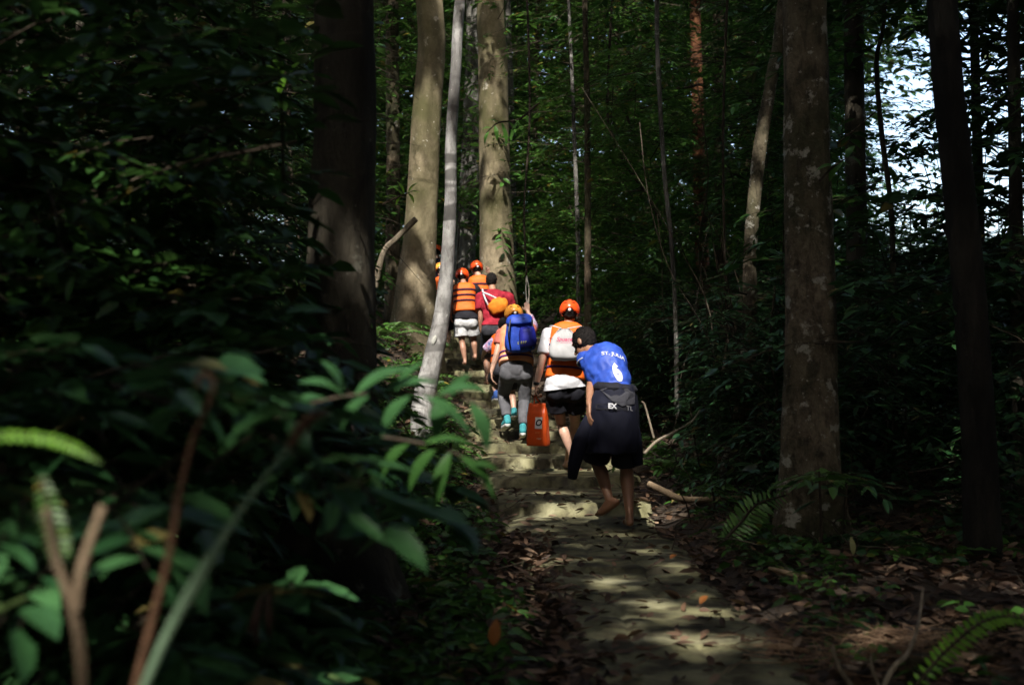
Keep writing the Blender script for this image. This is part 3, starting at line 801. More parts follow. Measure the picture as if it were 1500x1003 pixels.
    wrinkle(bgm, .007, 7, 2); e = link('drawstring_bag', bgm, BAGGREY, None, c_(528))
    tag(e, 'pale grey drawstring bag with pink lettering on the back of the white-shirted walker', 'bag')
    bv = bvh_of([e])
    lettering('bag_print', 'Spuacen', A(829, 496.5, 12.8), X, V((0, 0, 1)), .054, PINK, e, bv, .35, .0008, .003)
    decal('bag_print', strokes_mesh(13, .15, .011, 9), A(833, 501.5, 12.8), X, V((0, 0, 1)), PINK, e, bv, .003)
    for q in ([c_(481) + V((-.03, -.02, 0)), A(808, 477, 12.98), A(804, 480, 13.05)], [c_(481) + V((.03, -.02, 0)), A(852, 478, 12.98), A(857, 482, 13.05)], [A(801, 505, 13.0), A(802, 512, 12.93), A(808, 520, 12.9)]):
        Tubes().add(q, [.005, .005], seg=6).build('cord', WHITEC, e)
    # orange tote held in the left hand
    c_ = lambda px, py: A(px, py, 13.12)
    X = V((.9, -.45, 0)).normalized(); Y = V((.45, .9, 0)).normalized()
    rg = [(c_(788.5, 652), X, Y, .10, .05, 5), (c_(788.5, 649), X, Y, .106, .056, 5), (c_(788, 630), X, Y, .102, .055, 5), (c_(787.5, 606), X, Y, .096, .04, 5), (c_(787, 594), X, Y, .088, .014, 4), (c_(787, 591), X, Y, .084, .008, 4)]
    bt = ring_loft(rg, 'tote_bag', 48, True, True, 5); wrinkle(bt, .007, 10, 8)
    t = link('tote_bag', bt, TOTE, None, c_(788, 652)); tag(t, 'shiny orange waterproof tote bag hanging from the white-shirted walker\'s hand', 'bag')
    tb = Tubes(); tb.add([c_(782, 593), c_(783, 583), c_(784.3, 578), c_(786, 583), c_(792, 593)], [.007, .007], seg=8); tb.build('handle', TOTE, t)
    bv = bvh_of([t])
    def panel(name, px, py, w_, h_, m, push=.004):
        bm = bmesh.new(); bm.faces.new([bm.verts.new((x * w_, y * h_, 0)) for x, y in ((-.5, -.5), (.5, -.5), (.5, .5), (-.5, .5))])
        me = bpy.data.meshes.new(name); bm.to_mesh(me); bm.free(); return decal(name, me, c_(px, py), X, V((0, 0, 1)), m, t, bv, push)
    panel('white_label', 793.5, 619, .075, .11, WHITEP)
    lettering('label_mark', 'O', c_(793.5, 619), X, V((0, 0, 1)), .085, CHARC, t, bv, .2, .003, .007)
    decal('small_print', strokes_mesh(6, .05, .012, 3), c_(792, 633), X, V((0, 0, 1)), plain('print_faint', (.75, .35, .2), .6), t, bv, .004)
    decal('small_print', strokes_mesh(4, .05, .016, 5), c_(795, 642), X, V((0, 0, 1)), WHITEC, t, bv, .004)

    # --- woman with blue backpack, arm raised to the rope
    J = dict(head=A(752.5, 463, 15.1), neck=A(755, 480, 15.05), pel=A(756, 541, 14.85), shL=A(735, 489, 15.05), shR=A(776, 486, 15.05),
             elL=A(727, 521, 14.95), wrL=A(720, 544, 14.92), hdL=A(721, 566, 14.95), elR=A(782, 478, 15.3), wrR=A(773, 456, 15.35), hdR=A(771, 441, 15.37),
             hpL=A(744, 549, 14.88), hpR=A(769, 549, 14.88), knL=A(737, 578, 15.12), knR=A(768, 588, 14.95), anL=A(743, 612, 14.93), anR=A(766, 625, 14.72),
             toL=A(737, 623, 15.13), toR=A(765, 634, 14.95), hu=V((0, .1, 1)), hf=V((-.15, 1, -.1)), curlR=1.3, pnR=V((0, 1, 0)), curlL=.5)
    o, B = make_person('woman in a sunlit orange helmet and grey leggings reaching up to a white rope', J, .92, SK_LIGHT, .0085)
    helmet(J, B, .97, HELM_LIT, o, BLACKP, WHITEP)
    sh = shirt(J, .92, SALMON, o, 'shirt', .014, .5, None, .005, .01, 7, low=False)
    link('patterned_sleeve', fuse('patterned_sleeve', [('c', J['shR'], J['elR'], .058, .05), ('c', J['elR'], J['elR'].lerp(J['wrR'], .7), .047, .04, True)], .008, 2, .004), PATTERN, o)
    vest(J, .92, ORANGE_L, o, (.1, .24), PURPLE, .14, 1.0, .95, .02)
    trousers(J, .92, GREYC, o, .012, .92, 'leggings'); shoe(J, 'L', .92, TEAL, o); shoe(J, 'R', .92, TEAL, o)
    # backpack
    c_ = lambda px, py, D=14.72: A(px, py, D); X = V((1, .1, .08)).normalized(); Y = V((-.1, 1, .1)).normalized()
    rg = [(c_(760, 461), X, Y, .07, .05, 2.4), (c_(760, 463), X, Y, .115, .075, 2.8), (c_(761, 470), X, Y, .138, .09, 3.2), (c_(761, 482), X, Y, .150, .10, 3.2), (c_(761, 496), X, Y, .165, .11, 3.2), (c_(762, 509), X, Y, .160, .105, 3.2), (c_(762, 514), X, Y, .13, .085, 2.8), (c_(762, 516), X, Y, .08, .05, 2.4)]
    bk = ring_loft(rg, 'backpack', 48, True, True, 5); wrinkle(bk, .014, 7, 4, V((1.5, 1, .8)))
    e = link('backpack', bk, PACKB, None, c_(762, 516)); tag(e, 'bulging bright blue backpack on the back of the woman reaching for the rope', 'backpack')
    rg = [(c_(772, 478, 14.58), X, Y, .06, .03, 2.4), (c_(772, 482, 14.57), X, Y, .085, .06, 2.6), (c_(773, 497, 14.56), X, Y, .095, .07, 2.8), (c_(773, 508, 14.58), X, Y, .085, .05, 2.6)]
    pk = ring_loft(rg, 'front_pocket', 32, True, True, 4); wrinkle(pk, .006, 12, 6); pk = link('front_pocket', pk, cloth('pack_dark_blue', (.02, .025, .3), (.015, .02, .2), .5), e)
    bv = bvh_of([e, pk])
    decal('pack_mark', strokes_mesh(4, .09, .03, 2), c_(767, 501, 14.4), X, V((0, 0, 1)), plain('print_yellow', (.5, .5, .12), .6), pk, bv, .004)
    lidm = ring_loft([(c_(761, 460, 14.72), X, Y, .09, .065, 2.6), (c_(761, 463, 14.71), X, Y, .128, .092, 3), (c_(761, 471, 14.70), X, Y, .148, .108, 3), (c_(761, 474, 14.70), X, Y, .143, .10, 3)], 'lid', 40, True, True, 4); wrinkle(lidm, .008, 11, 3); link('lid', lidm, PACKB, e)
    Tubes().add([c_(748, 468, 14.62), c_(745, 490, 14.55), c_(748, 510, 14.62)], [.009, .009], seg=6).build('strap', BLACKP, e); Tubes().add([c_(779, 468, 14.64), c_(782, 490, 14.6), c_(778, 510, 14.64)], [.009, .009], seg=6).build('strap', BLACKP, e)

    # --- small companion mostly hidden in front of her
    J = dict(head=A(738, 478, 16.1), neck=A(737, 492, 16.05), pel=A(738, 538, 15.9), shL=A(724, 500, 16), shR=A(752, 500, 16), elL=A(712, 512, 16.05), wrL=A(707, 521, 16.2), hdL=A(704, 529, 16.32),
             elR=A(762, 515, 16.05), wrR=A(760, 530, 16.2), hdR=A(757, 540, 16.3), hpL=A(730, 544, 15.9), hpR=A(747, 544, 15.9), knL=A(723, 559, 16.15), knR=A(750, 574, 16.05), anL=A(727, 576, 15.95), anR=A(753, 601, 15.9),
             toL=A(723, 584, 16.15), toR=A(752, 609, 16.08), hu=V((0, .2, 1)), hf=V((0, 1, -.2)))
    o, B = make_person('small walker in a patterned sleeve, mostly hidden by the woman with the blue backpack', J, .8, SK_LIGHT, .009)
    shirt(J, .8, PATTERN, o, 'shirt', .013, 1.0, None, .005, .01, 4, low=False); vest(J, .8, ORANGE, o, (.2,), BELT, .14, .95, .9); shorts(J, .8, CHARC, o, .75, .02)
    shoe(J, 'L', .85, cloth('shoe_blue', (.06, .14, .45)), o); shoe(J, 'R', .85, TEAL, o)

    # --- maroon shirt, bare headed
    Dm = 18.8
    J = dict(head=A(720, 412, Dm + .1), neck=A(722, 428, Dm), pel=A(724, 479, Dm - .2), shL=A(704, 436, Dm), shR=A(745, 436, Dm), elL=A(704, 464, Dm - .05), wrL=A(704, 482, Dm - .02), hdL=A(708, 498, Dm + .05),
             elR=A(752, 462, Dm + .1), wrR=A(750, 480, Dm + .25), hdR=A(748, 490, Dm + .3), hpL=A(715, 486, Dm - .2), hpR=A(735, 486, Dm - .2), knL=A(713, 522, Dm + .1), knR=A(735, 524, Dm), anL=A(714, 556, Dm - .15), anR=A(735, 566, Dm - .2),
             toL=A(713, 560, Dm + .1), toR=A(735, 570, Dm + .05), hu=V((0, .15, 1)), hf=V((.1, 1, -.15)))
    o, B = make_person('bareheaded black-haired walker in a maroon shirt and dark shorts', J, .93, SK_MID, .01)
    shirt(J, .93, MAROON, o, 'shirt', .022, .62, (J['pel'] + V((0, 0, .03)), V((0, 0, -1))), .01, .011, 6); shorts(J, .93, CHARC, o, .85, .03)
    c_ = lambda px, py: A(px, py, Dm - .28); X = V((.9, 0, .3)).normalized(); Y = V((0, 1, 0)); 
    tilt = V((-.3, 0, .9)).normalized(); cc = c_(730, 448)
    rg = [(cc + tilt * t, X, Y, w_, d_, 2.5) for t, w_, d_ in ((-.095, .06, .03), (-.08, .11, .055), (0, .135, .07), (.06, .12, .06), (.085, .07, .04), (.105, .06, .03))]
    me = ring_loft(rg, 'shoulder_pouch', 32, True, True, 4); wrinkle(me, .01, 12, 3)
    e = link('shoulder_pouch', me, cloth('pouch_orange', (.78, .22, .02)), None, cc); tag(e, 'small round orange pouch slung across the maroon shirt on a white strap', 'pouch')
    tb = Tubes(); tb.add([c_(727, 437), c_(717, 432), A(708, 428, Dm - .12), A(707, 424, Dm + .0)], [.014, .012], seg=6); tb.add([c_(715, 447), c_(711, 438), A(708, 430, Dm - .12)], [.012, .012], seg=6); tb.build('strap', WHITEC, e)

    # --- white shorts
    Dw = 21.4
    J = dict(head=A(677, 405, Dw + .1), neck=A(680, 418, Dw), pel=A(682, 468, Dw - .15), shL=A(664, 424, Dw), shR=A(697, 424, Dw), elL=A(659, 446, Dw + .05), wrL=A(660, 462, Dw + .2), hdL=A(662, 475, Dw + .28),
             elR=A(704, 446, Dw + .1), wrR=A(702, 462, Dw + .25), hdR=A(700, 474, Dw + .3), hpL=A(674, 474, Dw - .15), hpR=A(691, 474, Dw - .15), knL=A(677, 502, Dw - .17), knR=A(694, 498, Dw - .08), anL=A(681, 527, Dw - .25), anR=A(696, 519, Dw - .1),
             toL=A(680, 532, Dw - .02), toR=A(695, 523, Dw + .12), hu=V((0, .1, 1)), hf=V((.1, 1, -.1)))
    o, B = make_person('walker in pale grey shorts and an orange life vest with three dark belts', J, .93, SK_MID, .011)
    helmet(J, B, 1.0, HELM, o, BLACKP, WHITEP); shirt(J, .93, BLACKC, o, 'shirt', .02, .45, (J['pel'] + V((0, 0, .02)), V((0, 0, -1))), .006, .011, 2, True, .016)
    vest(J, .93, ORANGE, o, (.35, .55, .75), BELT, .22, 1.0, .95, .03); sh = shorts(J, .93, SHORTG, o, .68, .03, cut=(J['pel'] + V((0, 0, .035)), V((0, 0, 1))))
    bv = bvh_of([sh]); decal('side_print', strokes_mesh(3, .06, .1, 2), A(668, 484, Dw - .3), V((1, 0, 0)), V((.1, 0, 1)), BLACKP, sh, bv, .004)

    # --- helmeted walker by the big trunk with raised hand
    Dr = 21.9
    J = dict(head=A(698, 394, Dr + .1), neck=A(702, 407, Dr), pel=A(702, 458, Dr - .1), shL=A(686, 412, Dr), shR=A(718, 412, Dr), elL=A(682, 434, Dr + .05), wrL=A(684, 450, Dr + .2), hdL=A(686, 462, Dr + .28),
             elR=A(726, 408, Dr + .25), wrR=A(716, 400, Dr + .4), hdR=A(713, 387, Dr + .42), hpL=A(694, 464, Dr - .1), hpR=A(710, 464, Dr - .1), knL=A(694, 494, Dr), knR=A(710, 494, Dr + .1), anL=A(694, 522, Dr - .1), anR=A(710, 518, Dr - .1),
             toL=A(694, 526, Dr + .15), toR=A(710, 522, Dr + .15), hu=V((0, .1, 1)), hf=V((-.2, 1, -.1)), curlR=.9, pnR=V((0, 1, 0)))
    o, B = make_person('helmeted walker in an orange life vest holding a hand up beside the big pale trunk', J, .95, SK_LIGHT, .011)
    helmet(J, B, 1.02, HELM, o, BLACKP, WHITEP); shirt(J, .95, BLACKC, o, 'shirt', .018, .5, None, .006, .011, 9, low=False)
    vest(J, .95, ORANGE, o, (.3, .5, .72), BELT, .2, 1.0, .95, .03); shorts(J, .95, BLACKC, o, .8, .03)

    # --- walker half hidden by the slim leaning trunk
    Dl = 23.6
    J = dict(head=A(645, 396, Dl + .1), neck=A(648, 408, Dl), pel=A(649, 455, Dl), shL=A(636, 413, Dl), shR=A(662, 413, Dl), elL=A(634, 432, Dl + .02), wrL=A(639, 446, Dl + .15), hdL=A(643, 456, Dl + .2), elR=A(667, 432, Dl + .1), wrR=A(665, 446, Dl + .2), hdR=A(663, 456, Dl + .25),
             hpL=A(642, 461, Dl), hpR=A(657, 461, Dl), knL=A(642, 486, Dl + .12), knR=A(657, 484, Dl + .2), anL=A(642, 510, Dl), anR=A(657, 504, Dl + .1), toL=A(641, 514, Dl + .25), toR=A(656, 508, Dl + .3), hu=V((0, .1, 1)), hf=V((0, 1, -.1)))
    o, B = make_person('walker with a bare pale arm half hidden behind the slim leaning trunk', J, .9, SK_LIGHT, .012)
    helmet(J, B, 1.0, HELM_LIT, o, BLACKP, WHITEP); vest(J, .9, ORANGE, o, (.3, .5), BELT, .2, .95, .95, .03); shorts(J, .9, BLACKC, o, .8, .03)

    # --- leader in dark clothes, top of the steps
    Dt = 26
    J = dict(head=A(640, 369, Dt + .05), neck=A(641, 380, Dt), pel=A(639, 424, Dt), shL=A(628, 386, Dt), shR=A(653, 386, Dt), elL=A(624, 405, Dt), wrL=A(628, 419, Dt + .1), hdL=A(630, 429, Dt + .1), elR=A(657, 405, Dt), wrR=A(656, 420, Dt + .1), hdR=A(655, 430, Dt + .1),
             hpL=A(632, 429, Dt), hpR=A(646, 429, Dt), knL=A(632, 454, Dt), knR=A(646, 452, Dt + .1), anL=A(632, 477, Dt - .05), anR=A(646, 474, Dt), toL=A(631, 480, Dt + .15), toR=A(646, 477, Dt + .2), hu=V((0, .1, 1)), hf=V((0, 1, 0)))
    o, B = make_person('leading walker in dark navy clothes and red-orange helmet at the head of the line', J, .95, SK_MID, .013)
    helmet(J, B, 1.02, HELM, o, BLACKP, BLACKP); shirt(J, .95, NAVY, o, 'shirt', .02, .9, None, .006, .013, 3); trousers(J, .95, NAVY, o, .02)
    tb = Tubes(); b0 = A(629.5, 474, 25.2); tb.add([b0, b0 + V((0, 0, .15)), b0 + V((0, 0, .19)), b0 + V((0, 0, .22))], [.034, .036, .03, .013], seg=14, n=14)
    m, n, l, bs = newmat('bottle_plastic'); bs.inputs['Base Color'].default_value = (.55, .7, .85, 1); bs.inputs['Roughness'].default_value = .15; bs.inputs['Transmission Weight'].default_value = .5
    e = tb.build('water_bottle', m, None, b0); tag(e, 'pale blue water bottle low beside the legs of the dark-clad leading walker', 'bottle')
    tb = Tubes(); tb.add([b0 + V((0, 0, .22)), b0 + V((0, 0, .245))], [.015, .015], seg=12, n=4); tb.build('cap', WHITEP, e)
    # the rope
    tb = Tubes(); J0 = A(772, 446, 15.38)
    top = A(771.5, 404, 15.9)
    tb.add([J0 + V((-.012, 0, -.1)), J0, A(770.5, 425, 15.6), top], [.008, .008], seg=8, n=30, rough=.12); tb.add([J0 + V((.02, 0, -.16)), J0 + V((.015, 0, 0)), A(775, 425, 15.6), top], [.008, .008], seg=8, n=30, rough=.12)
    e = tb.build('rope', plain('rope_white', (.6, .55, .45), .8), None, J0)
    vn = Tubes().add([top + V((0, 0, -.02)), A(768, 300, 16.2), A(776, 160, 16.8), A(770, -80, 17.4)], [.012, .014, .016], seg=7, n=40, rough=.1).build('vine', TWIG, None, top); tag(vn, 'dark hanging stem that the pale doubled rope is tied to', 'vine'); tag(e, 'pale doubled rope hanging down to the raised hand of the woman', 'rope')

# ------------------------------------------------------------------ trees
def ext_up(pts, z, lean=(0, 0)):
    p = V(pts[-1]); return pts + [V((p.x + lean[0] * .5, p.y + lean[1] * .5, (p.z + z) / 2 + .5)), V((p.x + lean[0], p.y + lean[1], z))]

def crown_leaves(fo, c_, rad, n, L=.17, W=.075, nl=9, ln=.8):
    a = RNG.normal(0, 1, (n, 3)); a = nrm(a) * (RNG.random((n, 1)) ** .4); P = np.array(c_) + a * np.array(rad)
    D = nrm(a + RNG.normal(0, .5, (n, 3))) * np.array([1, 1, .5]); fo.twigs(P, D, ln, nl, L, W, droop=.3, stick=.006)

def tree(name, label, pts, px, bark, z=12.5, lean=(0, 0), crown=260, crad=(2.6, 2.6, 1.8), group=None, cat='tree', seg=24, limbs=5, sink=.25, **k):
    """pts: [(px, py, D)...] bottom to top; px: trunk width in photo pixels at each point"""
    W = [at(*p) for p in pts]; rad = [w_ * p[2] / F / 2 for w_, p in zip(px, pts)]
    g = gz(W[0].x, W[0].y); base = V((W[0].x, W[0].y, g)); 
    if W[0].z > g - .02: W = [V((W[0].x, W[0].y, g - sink))] + W; rad = [rad[0]] + rad
    e = empty(name, base); tag(e, label, cat, group)
    full = ext_up(W, z, lean) if z else W; rad = rad + ([rad[-1] * .85, rad[-1] * .6] if z else [])
    tb = Tubes(); ss = np.concatenate([[0], np.cumsum([(full[i + 1] - full[i]).length for i in range(len(full) - 1)])])
    # radii are given per point, resample evenly along the spline parameter
    tb.add(full, rad, seg=seg, n=max(24, int(ss[-1] / .16)), **k)
    if z and limbs:
        top = full[-1]
        for i in range(limbs):
            a = 2 * math.pi * (i + .3 * random.random()) / limbs; st = full[-2].lerp(top, .4 + .5 * random.random()); q = V((math.cos(a), math.sin(a), 0))
            tb.add([st, st + q * crad[0] * .4 + V((0, 0, .7)), st + q * crad[0] * .85 + V((0, 0, 1.1))], [rad[-1] * .6, rad[-1] * .4, rad[-1] * .15], seg=8, n=12)
    tb.build('trunk', bark, e)
    if z and crown:
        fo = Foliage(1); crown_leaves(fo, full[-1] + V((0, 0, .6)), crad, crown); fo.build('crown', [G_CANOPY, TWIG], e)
    return e

def sprays(fo, pts, n, t0, t1, ln, up=.15, fill=None, **k):
    """n leafy side twigs along a polyline"""
    P = spline(pts, 60); T = nrm(np.gradient(P, axis=0)); i = (RNG.uniform(t0, t1, n) * 59).astype(int); a = RNG.uniform(0, 2 * np.pi, n)
    D = np.stack([np.cos(a), np.sin(a), RNG.normal(up, .2, n)], 1); D = D - T[i] * np.sum(D * T[i], 1)[:, None] * .6
    fo.twigs(P[i], D, ln, **k)

def sapling(name, label, pts, px, bark, leaf, n=30, ln=.55, t0=.3, t1=1, L=.09, W=.036, nl=10, z=None, group=None, cat='sapling', pinnate=False, droop=.25, shafts=True, stem='stem', crown='crown', ground_it=True, seg=10):
    W_ = [at(*p) if len(p) == 3 and not isinstance(p, V) else p for p in pts]; rad = [w_ * p[2] / F / 2 for w_, p in zip(px, pts)]
    g = gz(W_[0].x, W_[0].y); base = V((W_[0].x, W_[0].y, g))
    if ground_it and W_[0].z > g - .02: W_ = [V((W_[0].x, W_[0].y, g - .06))] + W_; rad = [rad[0]] + rad
    if z: W_ = ext_up(W_, z); rad += [rad[-1] * .8, rad[-1] * .5]
    e = empty(name, base); tag(e, label, cat, group)
    Tubes().add(W_, rad, seg=seg, n=max(16, len(W_) * 10), rough=.05).build(stem, bark, e)
    if n:
        fo = Foliage(); sprays(fo, W_, n, t0, t1, ln, L=L, W=W, nl=nl, pinnate=pinnate, droop=droop, shafts=shafts); fo.build(crown, [leaf, TWIG], e)
    return e

def fern(name, label, base, n, ln, leaf, L=.10, W=.02, nl=20, group=None, spread=None, up=.75, droop=.55, stick=.004, seed=0):
    base = V(base); e = empty(name, base); tag(e, label, 'fern', group)
    for i in range(n):
        a = (spread[0] + (spread[1] - spread[0]) * (i + .5 * RNG.random()) / max(1, n - 1)) if spread else 2 * math.pi * (i + .4 * RNG.random()) / n
        fo = Foliage(); u = up * RNG.uniform(.7, 1.3)
        fo.twigs(np.array([base]), np.array([[math.cos(a), math.sin(a), u]]), np.array([ln]), nl, L, W, ang=74, droop=droop, jit=.10, stick=stick, shafts=False, pinnate=True, start=.2)
        fo.build('frond', [leaf, TWIG], e)
    return e

def blade(fo, b, t, width, nh=V((0, -.4, 1)), sag=.15, slot=0, m=7):
    """one big leaf with a curved midrib from b to t"""
    b = V(b); t = V(t); d = t - b; L = d.length; ax = d.normalized(); sd = ax.cross(nh).normalized(); up = sd.cross(ax)
    v = []; q = []
    for i in range(m):
        f = i / (m - 1); w_ = width * .5 * (math.sin(math.pi * min(1, f * .96 + .02)) ** .75) * (1.12 - .35 * f); c_ = b + d * f + up * (sag * L * math.sin(math.pi * f))
        v += [c_ + sd * w_ + up * w_ * .22, c_, c_ - sd * w_ + up * w_ * .22]
    for i in range(m - 1):
        for j in (0, 1): q.append((i * 3 + j, i * 3 + j + 1, i * 3 + j + 4, i * 3 + j + 3))
    fo.add((np.array([tuple(x) for x in v]), np.array(q)), slot)

# ------------------------------------------------------------------ masses of leaves
def vol(n, px0, px1, py0, py1, D0, D1, keep=True, gmin=.12, dens=None):
    D = (D0 ** 3 + (D1 ** 3 - D0 ** 3) * RNG.random(n)) ** (1 / 3); px = RNG.uniform(px0, px1, n); py = RNG.uniform(py0, py1, n)
    u = (px - CX) / F; v = (CY - py) / F; dy = cp - v * sp_; dz = sp_ + v * cp
    P = np.stack([u / dy * D, D, 1.6 + dz / dy * D], 1)
    ok = P[:, 2] > ground(P[:, 0], P[:, 1]) + gmin
    e = np.abs(P[:, 0] - xc(D)); ok &= ~((e < hw(D) + .45) & (P[:, 2] < zp(D) + 2.3) & (D < 27))
    if keep:
        for a, b, c_, d, m in KEEP: ok &= ~((px > a - 25) & (px < b + 25) & (py > c_ - 15) & (py < d + 10) & (D < m))
    if dens: ok &= (wob(P * dens) + RNG.normal(0, .25, n)) > -.1
    return P[ok]

def rdir(n, up=0.0): 
    a = RNG.uniform(0, 2 * np.pi, n); return np.stack([np.cos(a), np.sin(a), RNG.normal(up, .3, n)], 1)

def mass(name, leaf, specs):
    fo = Foliage(1)
    for v_, k in specs:
        b = k.pop('b', 6); bl = k.pop('bl', None); ln = k.pop('ln', .6); up = k.pop('up', .08); bl = bl or ln * 1.9
        M_ = max(1, len(v_) * 2 // (b + 1)); v_ = v_[:M_]; M_ = len(v_); D = nrm(rdir(M_, up)); sd = nrm(np.cross(D, np.array([0, 0, 1.0]))); sz = RNG.uniform(.65, 1.3, M_)
        bl_ = bl * sz; end = v_ + D * bl_[:, None] - np.array([0, 0, 1.0]) * (.22 * bl_)[:, None]; mid = v_ + D * (bl_ * .5)[:, None] - np.array([0, 0, 1.0]) * (.05 * bl_)[:, None]
        k_ = in_the_open(end, 1) & in_the_open(mid, 1) & in_the_open(v_, 1); v_, D, sd, sz, bl_, end, mid = (q[k_] for q in (v_, D, sd, sz, bl_, end, mid)); M_ = len(v_)
        fo.add(stick_arrays(v_, mid, .007, .005), 1); fo.add(stick_arrays(mid, end, .005, .002), 1)
        for i in range(b + 1):
            t = (i + .6) / (b + .6); P = v_ + D * (bl_ * t)[:, None] - np.array([0, 0, 1.0]) * (.22 * bl_ * t * t)[:, None]
            a = (.0 if i == b else (1 if i % 2 else -1) * 1.0) + RNG.normal(0, .2, M_); dd = D * np.cos(a)[:, None] + sd * np.sin(a)[:, None] + RNG.normal(0, .12, (M_, 3))
            fo.twigs(P, dd, ln * (1 - .45 * t) * sz, **k)
    o = fo.build(name, [leaf, TWIG]); o['kind'] = 'stuff'; return o

def stems_in(name, mat, n, box, r, zt, lean=.6, group=None):
    tb = Foliage()
    P = vol(n, *box, gmin=-99); qx, _ = proj(P); P = P[~((qx > 545) & (qx < 880) & (P[:, 1] < 25))]; B = P.copy(); B[:, 2] = ground(B[:, 0], B[:, 1]) - .1; T = B + np.stack([RNG.normal(0, lean, len(B)), RNG.normal(0, lean, len(B)), RNG.uniform(*zt, len(B))], 1)
    M_ = (B + T) / 2 + RNG.normal(0, .12, B.shape)
    ok = np.ones(len(B), bool)
    for f in (0, .15, .3, .5):
        for a_, b_ in ((B, M_), (M_, T)):
            px, py = proj(a_ + (b_ - a_) * f * 2 if f < .5 else b_); ok &= ~((px > 550) & (px < 950) & (py > 300) & (B[:, 1] < 27))
    B, M_, T = B[ok], M_[ok], T[ok]
    rr = RNG.uniform(r[0], r[1], len(B)); tb.add(stick_arrays(B, M_, rr, rr * .8), 0); tb.add(stick_arrays(M_, T, rr * .8, rr * .4), 0)
    return tb

